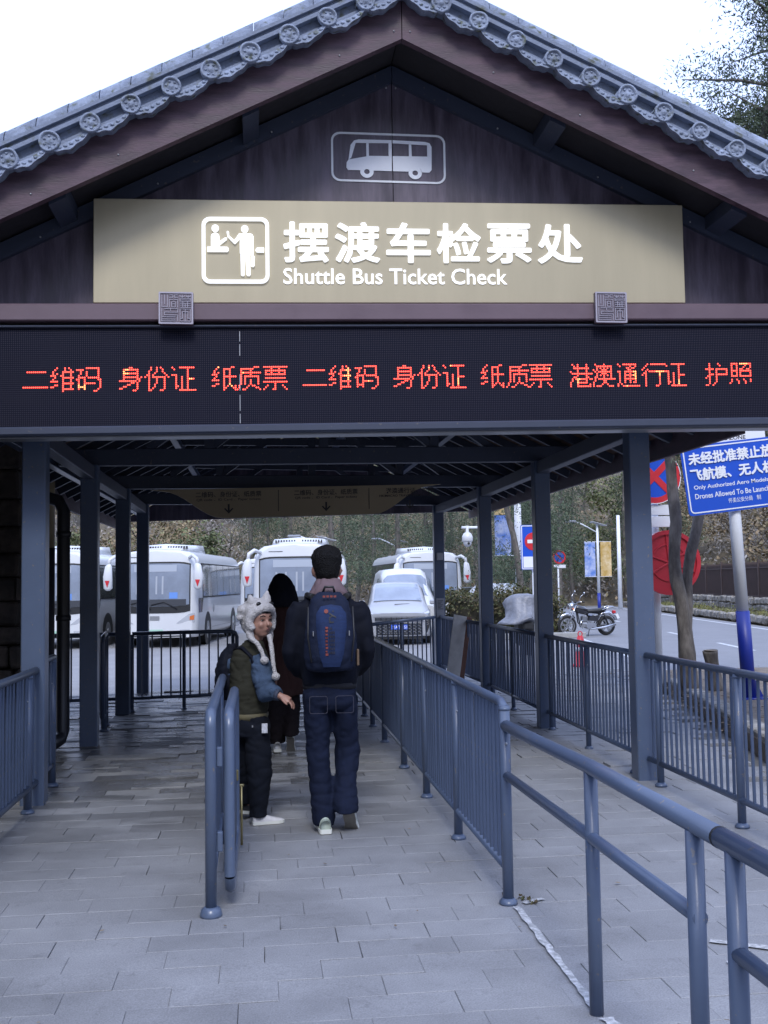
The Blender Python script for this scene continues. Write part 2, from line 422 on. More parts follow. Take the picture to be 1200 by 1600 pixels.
# damp, trodden patches farther down the walkway: streaky, each slab taking them differently
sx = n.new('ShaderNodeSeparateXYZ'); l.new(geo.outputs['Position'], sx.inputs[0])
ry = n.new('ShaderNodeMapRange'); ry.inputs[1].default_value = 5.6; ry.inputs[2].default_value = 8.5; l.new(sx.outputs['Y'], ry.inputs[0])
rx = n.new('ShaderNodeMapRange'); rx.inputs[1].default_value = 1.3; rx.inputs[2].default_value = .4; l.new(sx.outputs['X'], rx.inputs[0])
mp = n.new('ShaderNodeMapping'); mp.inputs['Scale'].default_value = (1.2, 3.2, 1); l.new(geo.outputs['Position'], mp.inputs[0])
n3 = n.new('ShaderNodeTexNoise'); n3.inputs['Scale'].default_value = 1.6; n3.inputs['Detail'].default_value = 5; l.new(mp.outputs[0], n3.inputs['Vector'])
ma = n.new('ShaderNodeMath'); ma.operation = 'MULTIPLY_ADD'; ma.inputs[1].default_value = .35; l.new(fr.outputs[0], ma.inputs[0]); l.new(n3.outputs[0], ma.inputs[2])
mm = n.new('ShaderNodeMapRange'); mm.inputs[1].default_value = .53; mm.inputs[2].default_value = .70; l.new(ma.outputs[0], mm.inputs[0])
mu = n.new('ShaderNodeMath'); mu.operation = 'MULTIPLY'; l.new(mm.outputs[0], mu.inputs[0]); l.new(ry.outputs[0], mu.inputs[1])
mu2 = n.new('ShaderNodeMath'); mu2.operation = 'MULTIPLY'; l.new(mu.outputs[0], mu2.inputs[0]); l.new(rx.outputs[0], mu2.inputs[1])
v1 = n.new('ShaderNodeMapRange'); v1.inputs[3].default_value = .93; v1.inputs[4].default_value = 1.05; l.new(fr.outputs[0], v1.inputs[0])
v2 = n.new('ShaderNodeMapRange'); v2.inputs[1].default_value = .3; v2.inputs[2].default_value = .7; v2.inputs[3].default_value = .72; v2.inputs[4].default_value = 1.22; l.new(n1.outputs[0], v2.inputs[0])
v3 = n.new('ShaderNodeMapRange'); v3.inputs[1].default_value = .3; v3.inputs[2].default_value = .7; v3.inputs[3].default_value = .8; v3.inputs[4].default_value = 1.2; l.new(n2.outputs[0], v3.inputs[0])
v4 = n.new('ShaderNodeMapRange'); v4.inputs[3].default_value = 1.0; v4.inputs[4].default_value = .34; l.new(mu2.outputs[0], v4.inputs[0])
p = v1.outputs[0]
n5 = n.new('ShaderNodeTexNoise'); n5.inputs['Scale'].default_value = 9; n5.inputs['Detail'].default_value = 8; n5.inputs['Roughness'].default_value = .75; l.new(geo.outputs['Position'], n5.inputs['Vector'])
v5 = n.new('ShaderNodeMapRange'); v5.inputs[1].default_value = .57; v5.inputs[2].default_value = .75; v5.inputs[3].default_value = 1.0; v5.inputs[4].default_value = .62; l.new(n5.outputs[0], v5.inputs[0])
for q in (v2, v3, v4, v5):
    mq = n.new('ShaderNodeMath'); mq.operation = 'MULTIPLY'; l.new(p, mq.inputs[0]); l.new(q.outputs[0], mq.inputs[1]); p = mq.outputs[0]
vm = n.new('ShaderNodeVectorMath'); vm.operation = 'SCALE'; vm.inputs[0].default_value = (.248, .255, .27); l.new(p, vm.inputs['Scale']); l.new(vm.outputs[0], b.inputs['Base Color'])
rr = n.new('ShaderNodeMapRange'); rr.inputs[3].default_value = .62; rr.inputs[4].default_value = .2; l.new(mu2.outputs[0], rr.inputs[0]); l.new(rr.outputs[0], b.inputs['Roughness'])
bp = n.new('ShaderNodeBump'); bp.inputs['Strength'].default_value = .25; bp.inputs['Distance'].default_value = .01; l.new(n2.outputs[0], bp.inputs['Height']); l.new(bp.outputs[0], b.inputs['Normal'])
JOINTM = mat('joint_sand', (.14, .14, .14), .95, var=.3, scale=20)
KERB0, KERB1 = Vector((3.72, 6.6)), Vector((5.35, 13.6))         # inner line of the planter kerb
def walk_right(y):
    if y < 6.6: return 6.0
    return KERB0.x + (KERB1.x-KERB0.x)*(y-KERB0.y)/(KERB1.y-KERB0.y)
walk = structure(MB().add([(-6.5, -4, -.34), (7.0, -4, -.34), (7.0, 6.6, -.34), (3.72, 6.6, -.34), (5.35, 13.6, -.34), (6.0, 17.6, -.34), (-6.5, 14.2, -.34),
        (-6.5, -4, -.022), (7.0, -4, -.022), (7.0, 6.6, -.022), (3.72, 6.6, -.022), (5.35, 13.6, -.022), (6.0, 17.6, -.022), (-6.5, 14.2, -.022)],
        [(7, 8, 9, 10, 11, 12, 13)] + [(i, (i+1) % 7, (i+1) % 7+7, i+7) for i in range(7)]).build('walkway', JOINTM))
rnd = random.Random(3)
def slab_v(w, d, z, g=.003, c=.0018):
    hw, hd = w/2-g, d/2-g
    return [(-hw,-hd,z-.03),(hw,-hd,z-.03),(hw,hd,z-.03),(-hw,hd,z-.03),(-hw,-hd,z-c),(hw,-hd,z-c),(hw,hd,z-c),(-hw,hd,z-c),(-hw+c,-hd+c,z),(hw-c,-hd+c,z),(hw-c,hd-c,z),(-hw+c,hd-c,z)]
slab_f = [(0,1,5,4),(1,2,6,5),(2,3,7,6),(3,0,4,7),(4,5,9,8),(5,6,10,9),(6,7,11,10),(7,4,8,11),(8,9,10,11)]
slab_me = []
for i in range(4):
    me = bpy.data.meshes.new('paving_slab'); g = (.0003, .0006, .001, .0026)[i]
    me.from_pydata(slab_v(.40, .20, 0, g), [], slab_f); me.materials.append(slabm); me.update(); slab_me.append(me)
cands = []; rest = MB(); row = 0; y = 2.6
while y < 17.2:
    x = -4.4 + (0, .2, .1, .27)[row % 4] + rnd.uniform(-.03, .03)
    while x < 6.4:
        yc = y+.1
        xmax = walk_right(yc) if yc > 6.6 else 6.2
        if x+.2 < xmax and yc < 14.2+(x+6.5)*.27:
            far = min(1, max(0, (yc-7)/3))
            dz = rnd.gauss(0, .0011+.0022*far) + (rnd.random() < .05*far)*.010
            px_ok = (-.62*yc*.46 - .2 < x < .36*yc*1.32+.25)
            cands.append((yc, x, dz, rnd.gauss(0, .0022+.004*far), rnd.gauss(0, .003+.005*far), rnd.gauss(0, .003), px_ok))
        x += .40
    row += 1; y += .20
near = sorted([c for c in cands if c[6] and c[0] > 3.45], key=lambda c: c[0])[:290]
ids = set(id(c) for c in near)
for c in near:
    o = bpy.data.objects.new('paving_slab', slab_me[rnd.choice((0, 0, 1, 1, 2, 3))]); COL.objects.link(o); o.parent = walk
    o.location = (c[1], c[0], c[2]); o.rotation_euler = (c[3]*1.2, c[3], c[5])
for c in cands:
    if id(c) in ids: continue
    M = Matrix.Translation((c[1], c[0], c[2])) @ Matrix.Rotation(c[3], 4, 'Y') @ Matrix.Rotation(c[4], 4, 'X') @ Matrix.Rotation(c[5], 4, 'Z')
    rest.add([M @ Vector(v) for v in slab_v(.40, .20, 0, rnd.choice((.001, .0015, .003)))], slab_f)
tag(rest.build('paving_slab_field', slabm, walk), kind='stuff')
# worn white paint stripe along the rail, and a few more strokes to the right
pm = MB()
pts = [(1.175, 4.93), (1.172, 4.5), (1.172, 4.1), (1.168, 3.74)]
def stroke(pts, w, z=.0085, seed=0):
    rr = random.Random(seed); vs = []; N = 7
    fine = []
    for i in range(len(pts)-1):
        for t in range(N): fine.append(Vector(pts[i]).lerp(Vector(pts[i+1]), t/N))
    fine.append(Vector(pts[-1])); v = []; f = []
    for i, p in enumerate(fine):
        d = (fine[min(i+1, len(fine)-1)]-fine[max(i-1, 0)]).normalized(); nn = Vector((-d.y, d.x))
        a = p+nn*(w/2+rr.uniform(-.006, .006)); c = p-nn*(w/2+rr.uniform(-.006, .006)); v += [(a.x, a.y, z), (c.x, c.y, z)]
        if i: f.append((2*i-2, 2*i-1, 2*i+1, 2*i))
    return v, f
for (pp, w, sd_) in ((pts, .032, 1), ([(1.18, 3.66), (1.21, 3.45), (1.2, 3.3)], .045, 2), ([(1.86, 4.35), (2.1, 4.2), (2.35, 4.1)], .045, 3), ([(1.82, 4.1), (2.05, 4.02), (2.3, 3.96)], .03, 4), ([(1.22, 4.98), (1.33, 5.03)], .03, 5)):
    v, f = stroke(pp, w, seed=sd_); pm.add(v, f)
STRIPE = mat('worn_white_stripe', (.30, .31, .32), .85, var=.15, scale=38, bump=.2, bscale=90, col2=(.52, .53, .55))
structure(pm.build('painted_floor_line', STRIPE), 'worn white paint stripe on the paving')

# ---- planter bed: stone kerb blocks, soil, leaf litter
bed = structure(MB().add([(3.72, 6.6, .135), (7.0, 6.6, .135), (9.2, 15.6, .12), (5.9, 15.6, .12), (5.35, 13.6, .135), (3.72, 6.6, -.3), (7.0, 6.6, -.3), (9.2, 15.6, -.3), (5.9, 15.6, -.3), (5.35, 13.6, -.3)],
        [(0, 1, 2, 3, 4), (0, 5, 6, 1), (1, 6, 7, 2), (2, 7, 8, 3), (3, 8, 9, 4), (4, 9, 5, 0)]).build('planting_bed', mat('bed_soil', (.17, .14, .11), .95, var=.4, scale=7, bump=.7, bscale=30)))
kd = (KERB1-KERB0); kl = kd.length; kd.normalize(); nblk = 12
for i in range(nblk):
    a = KERB0+kd*(kl*i/nblk+.008); c = KERB0+kd*(kl*(i+1)/nblk-.008); nn = Vector((kd.y, -kd.x))*.11
    mb = MB().beam((a.x+nn.x, a.y+nn.y, .095), (c.x+nn.x, c.y+nn.y, .095), .2, .19+rnd.uniform(-.01, .01), b=.015)
    mb.build('kerb_stone', STONE, bed)
    # rough dark riser stones below the coping
lit = leaves('leaf_litter', L_LIT, [((rnd.uniform(4.2, 8.2), rnd.uniform(7, 15.3), .15), 1) for _ in range(150)], 16, .18, .075, seed=5, aspect=.6)
for v in lit.data.vertices: v.co.z = .14+abs(v.co.z-.15)*.12
tag(lit, 'dry brown leaf litter on the planting bed', 'leaf litter', kind='stuff')
# second kerb towards the road
rk = MB()
structure(MB().beam((7.15, 6.6, -.15), (9.35, 15.6, -.15), .15, .32, b=.02).build('kerb', CONC))
# low step edge where the walkway ends
structure(MB().beam((-6.5, 14.28, -.17), (6.0, 17.68, -.17), .14, .3, b=.01).build('walkway_step_edge', CONC))

# ================================================================== THE GATE AND CANOPY
XC = .975
def sh(z, x): return z + .016*(x-XC)                       # the whole gate sits very slightly out of level
def shear(mb): return mb.map(lambda v: Vector((v.x, v.y, v.z+.016*(v.x-XC))))
def rake(x, z0): return z0 - (.503 if x < XC else .458)*abs(x-XC)
gate = thing('ticket_check_canopy', (.7, 7.8, 0), 'dark timber and steel ticket check canopy with grey tiled gable', 'canopy')
# gable panels (two sheets that meet at a seam under the apex)
XL, XR = -3.3, 5.3
DSOF = mat('dark_soffit', (.028, .026, .03), .6, var=.15, scale=5)
for x0, x1, nm in ((XL, .974, 'gable_panel'), (.980, XR, 'gable_panel')):
    a, bb = (x0, x1)
    mb = MB().prism([(a, sh(3.2, a)), (bb, sh(3.2, bb)), (bb, rake(bb, 5.32)), (a, rake(a, 5.32))], 7.45, 7.50)
    o = mb.build(nm, MAROOND, gate)
# rake boards, deep front boards of maroon timber
for x0, x1 in ((XL, XC-.003), (XC+.003, XR)):
    N = 1
    lo, hi = 5.19, 5.47
    MB().prism([(x0, rake(x0, lo)), (x1, rake(x1, lo)), (x1, rake(x1, hi)), (x0, rake(x0, hi))], 6.85, 6.91).build('rake_board', MAROON, gate)
    # soffit behind the rake board
    MB().prism([(x0, rake(x0, 5.30)), (x1, rake(x1, 5.30)), (x1, rake(x1, 5.34)), (x0, rake(x0, 5.34))], 6.911, 7.449).build('soffit', DSOF, gate)
    # ledger batten along the wall
    MB().prism([(x0, rake(x0, 5.16)), (x1, rake(x1, 5.16)), (x1, rake(x1, 5.28)), (x0, rake(x0, 5.28))], 7.405, 7.448).build('soffit_batten', STEELD, gate)
    MB().prism([(x0, rake(x0, 5.22)), (x1, rake(x1, 5.22)), (x1, rake(x1, 5.29)), (x0, rake(x0, 5.29))], 6.912, 6.96).build('soffit_batten', STEELD, gate)
for xb in (-1.36, -.10, 2.02, 3.32, 4.4, -2.6):
    s = 1 if xb < XC else -1
    MB().prism([(xb, rake(xb, 5.19)), (xb+.11*1, rake(xb+.11, 5.19)), (xb+.11, rake(xb+.11, 5.29)), (xb, rake(xb, 5.29))], 6.961, 7.404).build('soffit_bracket', STEELD, gate)
# small screws on panel and boards
sc = MB()
for x, z in ((.93, 5.11), (1.0, 5.11)): sc.ball((x, 7.402, z), .008, n=6, m=4)
for x in (-1.5, -.7, .1, 1.75, 2.5, 3.2): sc.ball((x, 7.40, rake(x, 5.19)), .008, n=6, m=4)
for x in (-1.45, -.9, .55, .92, 1.03, 1.6, 2.2, 3.0): sc.ball((x, 6.848, rake(x, 5.255)+.01), .007, n=6, m=4)
tag(sc.build('screw_heads', ALU, gate), kind='stuff')

# ---- roof edge: round tile ends and drip tiles, mouldings above
def disc_tile(mb, x, z, s=1.0):
    r = .066*s
    y = 6.73
    seg = 20
    # end cap: rim, sunk field, raised motif
    prof = [(r, .035), (r, 0), (r*.82, -.001), (r*.78, .012), (r*.3, .012), (r*.22, .004), (0.0, .003)]
    vs = []; fs = []
    for rr, yy in prof[:-1]:
        for j in range(seg):
            a = 2*math.pi*j/seg; w = 1+.02*math.sin(3*a+x*9)
            vs.append((x+rr*w*math.cos(a), y+yy, z+rr*w*math.sin(a)))
    vs.append((x, y+.003, z))
    for i in range(len(prof)-2):
        for j in range(seg): fs.append((i*seg+j, (i+1)*seg+j, (i+1)*seg+(j+1) % seg, i*seg+(j+1) % seg))
    k = (len(prof)-2)*seg
    for j in range(seg): fs.append((k+j, len(vs)-1, k+(j+1) % seg))
    mb.add(vs, fs, True)
    for q in range(6):
        a = q*math.pi/3+.3*x; mb.ball((x+r*.52*math.cos(a), y+.010, z+r*.52*math.sin(a)), r*.15, .006, r*.11, n=8, m=4)
    # half-round cover tile running back
    vs = []; fs = []; n_ = 10
    for yy in (y+.02, 7.0):
        for j in range(n_+1):
            a = math.pi*j/n_; vs.append((x+r*.92*math.cos(a), yy, z+r*.92*math.sin(a)+(yy-y)*.10))
        for j in range(n_+1):
            a = math.pi*j/n_; vs.append((x+r*.72*math.cos(a), yy, z-.02+r*.72*math.sin(a)+(yy-y)*.10))
    for j in range(n_):
        b_ = 2*(n_+1); fs += [(j, j+1, b_+j+1, b_+j), (n_+1+j, b_+n_+1+j, b_+n_+2+j, n_+2+j), (j, n_+1+j, n_+2+j, j+1)]
    mb.add(vs, fs, True)
def drip_tile(mb, xa, za, xb, zb, sgn):
    # trough tile between two discs: sagging front lip with a wavy lower edge
    N = 14; top = []; bot = []; y0 = 6.745
    for i in range(N+1):
        t = i/N; x = xa+(xb-xa)*t; z = za+(zb-za)*t
        sag = .036*math.sin(math.pi*t)**.8
        wav = .006*math.cos(math.pi*6*t)
        top.append((x, z-.028-sag*.72)); bot.append((x, z-.052-sag*1.0-.020*math.sin(math.pi*t)+wav))
    vs = []; fs = []
    for (x, z) in top: vs.append((x, y0+.004, z))
    for (x, z) in bot: vs.append((x, y0-.006, z))
    for (x, z) in bot: vs.append((x, y0+.018, z+.004))
    for (x, z) in top: vs.append((x, 7.0, z+.03))
    for (x, z) in bot: vs.append((x, 7.0, z+.045))
    M_ = N+1
    for i in range(N):
        fs += [(i, i+1, M_+i+1, M_+i), (M_+i, M_+i+1, 2*M_+i+1, 2*M_+i), (i, 3*M_+i, 3*M_+i+1, i+1), (2*M_+i, 2*M_+i+1, 4*M_+i+1, 4*M_+i)]
    mb.add(vs, fs, False)
    # moulded relief on the lip
    for i in range(2, N-1, 2):
        t = (i+.5)/N; x = xa+(xb-xa)*t; z = za+(zb-za)*t-.046-.036*math.sin(math.pi*t)*.9
        mb.ball((x, y0-.005, z), .014, .005, .009, n=6, m=4)
pitch = .2545
for side in (-1, 1):
    xs_ = [XC + side*(.255 + pitch*i) for i in range(-0, 15)]
    for i, x in enumerate(xs_):
        z = rake(x, 5.508)
        mb = MB(); disc_tile(mb, x, z, 1+.04*math.sin(i*5.1+side))
        Mr = Matrix.Translation((x, 6.73, z+.004*math.sin(i*7.7))) @ Matrix.Rotation(.35*math.sin(i*3.3+side), 4, 'Y') @ Matrix.Rotation(.05*math.sin(i*2.1), 4, 'Z') @ Matrix.Rotation(.05*math.cos(i*4.1), 4, 'X') @ Matrix.Translation((-x, -6.73, -z))
        mb.map(lambda v: (Mr @ v if v.y < 6.78 else v) + noise.noise_vector(v*22)*.0022); mb.build('round_end_tile', TILEM, gate)
        x2 = x+side*pitch; z2 = rake(x2, 5.508)
        mb = MB(); drip_tile(mb, x, z, x2, z2, side); mb.map(lambda v: v + noise.noise_vector(v*17)*.004 + Vector((0, 0, .005*math.sin(i*2.7+side)))).build('drip_tile', TILEM, gate)
mb = MB(); drip_tile(mb, XC-.255, rake(XC-.255, 5.508), XC, 5.508-.0, -1); mb.build('drip_tile', TILEM, gate)
mb = MB(); drip_tile(mb, XC, 5.508, XC+.255, rake(XC+.255, 5.508), 1); mb.build('drip_tile', TILEM, gate)
mb = MB(); disc_tile(mb, XC, 5.525, 1.05); mb.build('round_end_tile', TILEM, gate)
# tile bedding behind, then the stepped mouldings and the rounded rake ridge
for x0, x1 in ((XL-.5, XC), (XC, XR+.5)):
    def slab(lo, hi, y0, y1, nm, mt):
        MB().prism([(x0, rake(x0, lo)), (x1, rake(x1, lo)), (x1, rake(x1, hi)), (x0, rake(x0, hi))], y0, y1).build(nm, mt, gate)
    slab(5.46, 5.50, 6.80, 7.2, 'tile_bedding', TILED)
    slab(5.501, 5.575, 6.845, 7.15, 'tile_moulding', TILED)
    slab(5.576, 5.606, 6.79, 7.15, 'tile_moulding', TILED)
    slab(5.607, 5.635, 6.815, 7.15, 'tile_moulding', TILED)
    slab(5.636, 5.662, 6.785, 7.15, 'tile_moulding', TILED)
    # rounded ridge run
    n_ = 24; seg = 10; L_ = [];
    for k in range(n_):
        xa = x0+(x1-x0)*k/n_; xb = x0+(x1-x0)*(k+1)/n_-.004*(1 if k < n_-1 else 0)
        vs = []; fs = []
        for xx, wob in ((xa, 0), (xb, .003)):
            for j in range(seg+1):
                a = math.pi*j/seg; vs.append((xx, 6.93-(.115+wob)*math.cos(a), rake(xx, 5.665)+(.115+wob)*math.sin(a)))
        for j in range(seg): fs.append((j, j+1, seg+2+j, seg+1+j))
        fs.append(tuple(range(seg+1))); fs.append(tuple(range(seg+1, 2*seg+2))[::-1])
        MB().add(vs, fs, True).build('ridge_tile', TILEM, gate)
# main roof slopes of the gate, and cover tile rows down them (seen only from the side)
for sgn in (-1, 1):
    xe = XL-.5 if sgn < 0 else XR+.5
    MB().prism([(XC, 5.40), (xe, rake(xe, 5.40)), (xe, rake(xe, 5.45)), (XC, 5.45)], 7.15, 8.9).build('roof_slope', TILED, gate)
    for q in range(8):
        yy = 7.22+q*.22
        MB().tube([(XC, yy, 5.47), (xe, yy, rake(xe, 5.47))], .06, 8).build('cover_tile_row', TILEM, gate)
MB().bbox(XC-.09, XC+.09, 7.15, 8.9, 5.42, 5.7, .03).build('main_ridge', TILED, gate)
# rear gable of the gate
MB().prism([(XL, 3.3), (XR, 3.3), (XR, rake(XR, 5.3)), (XC, 5.3), (XL, rake(XL, 5.3))], 8.7, 8.75).build('rear_gable_panel', MAROOND, gate)
# lintel beam below the sign
shear(MB().bbox(XL, XR, 7.15, 7.44, 3.335, 3.452, .008)).build('lintel', BEAMM, gate)
shear(MB().box(XL, XR, 7.24, 7.44, 3.312, 3.3349)).build('lintel_recess', BLACK, gate)
shear(MB().box(XL, XR, 7.46, 8.7, 3.16, 3.2)).build('gate_ceiling', MAROOND, gate)
# bus pictogram painted on the two gable panels
bp_ = MB(); Y0, Y1 = 7.444, 7.4495
def pz(px, pz_): return (.528+(px-517)*.00466, 4.800-(pz_-204)*.00453-.012)
outer = [pz(x, z) for x, z in [(517+a, 204+b_) for a, b_ in rrect(0, 180, 0, 81, 14, 5)]]
inner = [pz(x, z) for x, z in [(517+a, 204+b_) for a, b_ in rrect(3.2, 176.8, 3.2, 77.8, 11.5, 5)]]
bp_.frame(outer, inner, Y0, Y1)
bp_.build('pictogram_border', WPAINT, gate)
bus = MB()
def Q(pts): bus.prism([pz(517+a, 204+b_) for a, b_ in pts], Y0, Y1)
# body built as strips between the windows
Q([(27, 45), (60, 38), (95, 37.4), (94.6, 62), (85.5, 62), (66, 62), (62, 56), (56, 53.5), (50, 55), (46, 60), (45, 62), (26, 62), (23.5, 58), (24, 50)])
Q([(96.4, 37.2), (158, 36), (157.6, 58), (154, 62.5), (143, 62.5), (140, 57), (134, 54), (127, 55), (122, 59), (121, 62), (96.6, 62)])
Q([(30.5, 21), (36, 13.5), (43, 11.5), (95, 11), (95, 16), (38.5, 17.2)])
Q([(96.4, 11), (148, 12), (155, 14), (158, 20), (158, 36), (151, 36.2), (151, 17.4), (96.4, 16)])
Q([(30.5, 21), (38.5, 17.2), (31.5, 41.5), (27, 45)])
Q([(55, 16.8), (59, 16.6), (59, 38.3), (55, 39)]); Q([(90, 16.2), (95, 16), (94.9, 37.4), (90, 37.6)])
Q([(122, 16.8), (126, 16.9), (126.5, 36.6), (122, 36.8)])
for cx in (55.5, 131.5):
    o_ = [pz(517+cx+10.6*math.cos(a*.2618), 204+64+10.2*math.sin(a*.2618)) for a in range(24)]
    i_ = [pz(517+cx+4.4*math.cos(a*.2618), 204+64+4.2*math.sin(a*.2618)) for a in range(24)]
    bus.frame(o_, i_, Y0-.001, Y1)
bus.build('bus_pictogram', mat('pale_blue_white_paint', (.74, .78, .86), .55, var=.06, scale=8), gate)

# ---- columns
cols = [(-1.60, 7.80), (-1.64, 10.49), (-1.645, 13.02), (-1.68, 15.5), (2.905, 7.88), (2.925, 10.78), (2.955, 13.75), (2.90, 17.1)]
for i, (x, y) in enumerate(cols):
    mb = MB().bbox(x-.0825, x+.0825, y-.075, y+.075, -.01, sh(2.74, x), .008)
    mb.build('column', STEEL, gate)
for (x, y, x2, y2) in ((-1.575, 7.8, 2.905, 7.88), (-1.64, 10.49, 2.925, 10.78), (-1.645, 13.02, 2.955, 13.75), (-1.68, 15.5, 2.90, 17.1)):
    z = 2.81
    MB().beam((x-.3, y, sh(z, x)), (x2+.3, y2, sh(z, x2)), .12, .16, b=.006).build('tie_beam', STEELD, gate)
    # truss over each tie beam
    xm, ym = (x+x2)/2, (y+y2)/2
    def tp(t, dz): return (x+(x2-x)*t, y+(y2-y)*t, sh(z, x+(x2-x)*t)+dz)
    for t in (.25, .5, .75):
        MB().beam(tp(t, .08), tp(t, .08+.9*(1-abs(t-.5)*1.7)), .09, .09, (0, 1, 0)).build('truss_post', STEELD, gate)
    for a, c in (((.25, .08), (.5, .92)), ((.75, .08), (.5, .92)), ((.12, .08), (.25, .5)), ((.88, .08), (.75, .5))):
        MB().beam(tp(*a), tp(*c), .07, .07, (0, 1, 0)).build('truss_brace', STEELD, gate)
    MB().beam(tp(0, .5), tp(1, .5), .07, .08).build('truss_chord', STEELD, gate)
# plates along the column heads
for side, lst in ((0, cols[:4]), (1, cols[4:])):
    for a, c in zip(lst[:-1], lst[1:]):
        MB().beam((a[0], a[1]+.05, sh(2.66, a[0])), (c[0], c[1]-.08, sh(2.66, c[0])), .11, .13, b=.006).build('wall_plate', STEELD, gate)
        # knee braces
# canopy roof over the walkway
RX, RZ = .68, 4.15
def roofz(x): return sh(RZ-.50*abs(x-RX), x)
EL, ER = -2.35, 3.62
for x0, x1, nm in ((EL, RX, 'roof_slope'), (RX, ER, 'roof_slope')):
    N = 26; y0, y1 = 8.95, 18.2
    MB().prism([(x0, roofz(x0)+.10), (x1, roofz(x1)+.10), (x1, roofz(x1)+.17), (x0, roofz(x0)+.17)], y0, y1).build(nm, TILED, gate)
    # boards of the roof lining, gaps between them
    nb = 14
    for k in range(nb):
        xa = x0+(x1-x0)*k/nb+.006; xb = x0+(x1-x0)*(k+1)/nb-.006
        MB().prism([(xa, roofz(xa)+.075), (xb, roofz(xb)+.075), (xb, roofz(xb)+.097), (xa, roofz(xa)+.097)], 7.52, y1-.02).build('roof_board', WOOD, gate)
    y = 7.9
    while y < y1:
        MB().beam((x0+.02, y, roofz(x0+.02)+.03), (x1-.0, y, roofz(x1)+.03), .05, .085, (0, 0, 1)).build('rafter', STEELD, gate)
        y += .52
    for t in (.12, .45, .8):
        xx = x0+(x1-x0)*(t if x0 < 0 else 1-t)
        MB().bbox(xx-.04, xx+.04, 7.6, y1-.1, roofz(xx)-.10, roofz(xx)-.015, .004).build('purlin', STEEL, gate)
MB().bbox(RX-.05, RX+.05, 7.6, 18.1, RZ-.16, RZ-.02, .004).build('ridge_beam', STEELD, gate)
for xx, s in ((EL-.03, -1), (ER+.03, 1)):
    MB().bbox(xx-.02, xx+.02, 7.6, 18.2, roofz(xx)-.10, roofz(xx)+.17, .004).build('fascia_board', MAROON, gate)
    MB().bbox(xx-.05+.07*s, xx+.05+.07*s, 7.6, 18.2, roofz(xx)+.06, roofz(xx)+.15, .01).build('gutter', STEELD, gate)
# far gable of the canopy
MB().prism([(EL, roofz(EL)), (ER, roofz(ER)), (RX, RZ)], 18.05, 18.1).build('rear_gable_panel', MAROOND, gate)

# ---- LED display
led = thing('led_display', (XC, 7.2, 2.5), 'long black LED display scrolling red Chinese characters', 'LED display')
M = bpy.data.materials.new('led_panel_face'); M.use_nodes = True
n = M.node_tree.nodes; l = M.node_tree.links; b = n['Principled BSDF']; b.inputs['Roughness'].default_value = .7; b.inputs['Specular IOR Level'].default_value = .08
tc = n.new('ShaderNodeTexCoord'); mp = n.new('ShaderNodeMapping'); mp.inputs['Scale'].default_value = (1/.01286, 1/.01286, 1/.01286); l.new(tc.outputs['Object'], mp.inputs[0])
fr = n.new('ShaderNodeVectorMath'); fr.operation = 'FRACTION'; l.new(mp.outputs[0], fr.inputs[0])
sx = n.new('ShaderNodeSeparateXYZ'); l.new(fr.outputs[0], sx.inputs[0])
def sq(o_):
    a = n.new('ShaderNodeMath'); a.operation = 'SUBTRACT'; a.inputs[1].default_value = .5; l.new(o_, a.inputs[0])
    c = n.new('ShaderNodeMath'); c.operation = 'POWER'; c.inputs[1].default_value = 2; l.new(a.outputs[0], c.inputs[0]); return c.outputs[0]
ad = n.new('ShaderNodeMath'); l.new(sq(sx.outputs[0]), ad.inputs[0]); l.new(sq(sx.outputs[2]), ad.inputs[1])
mr = n.new('ShaderNodeMapRange'); mr.inputs[1].default_value = .05; mr.inputs[2].default_value = .09; l.new(ad.outputs[0], mr.inputs[0])
mx = n.new('ShaderNodeMix'); mx.data_type = 'RGBA'; mx.inputs[6].default_value = (.046, .040, .052, 1); mx.inputs[7].default_value = (.006, .008, .018, 1)
l.new(mr.outputs[0], mx.inputs[0]); l.new(mx.outputs[2], b.inputs['Base Color'])
seams = [-3.25, -.131, 5.25]
for a, c in zip(seams[:-1], seams[1:]):
    mb = MB().box(a+.0008, c-.0008, 7.2, 7.23, 2.628, 3.295); shear(mb).build('display_module', M, led)
fr_ = MB(); fr_.bbox(-3.3, 5.3, 7.165, 7.42, 2.566, 2.626, .012); shear(fr_).build('display_frame', STEELD, led)
fr_ = MB(); fr_.bbox(-3.3, 5.3, 7.175, 7.42, 3.2955, 3.311, .006); shear(fr_).build('display_frame', STEELD, led)
shear(MB().box(-3.3, 5.3, 7.231, 7.41, 2.627, 3.295)).build('display_housing', BLACK, led)
shear(MB().box(-3.3, 5.3, 7.25, 7.40, 2.558, 2.5655)).build('drip_edge', ALU, led)
sm = MB()
for z0, z1 in ((3.20, 3.27), (3.10, 3.18), (2.86, 2.97), (2.72, 2.83), (2.635, 2.70)): sm.box(-.1325, -.1295, 7.196, 7.2, z0, z1)
shear(sm).build('seam_light_gap', mat('bright_gap', (.6, .62, .66), .4, metal=.2), led)
GL = {}
GL['二'] = """
.............
.............
..##########.
.............
.............
.............
.............
.............
.............
.............
#############
.............
............."""
GL['维'] = """
...#...#.#...
..#....#..#..
.#....######.
.#.#..#...#..
###..##...#..
..#...######.
.#....#...#..
####..#...#..
......######.
..##..#...#..
##....#...#..
......######.
......#......"""
GL['码'] = """
.....#######.
####.......#.
..#..#.....#.
..#..#.....#.
.#...#.....#.
.####.######.
##..#......##
.#..#.......#
.#..######..#
.#..#.......#
.####.......#
.#..#......#.
.........##.."""
GL['身'] = """
.....##......
..########...
..#......#...
..########...
..#......#...
..########.#.
..#......##..
#########.#..
......##.#...
....##...#...
..##.....#...
##.......#...
.......##...."""
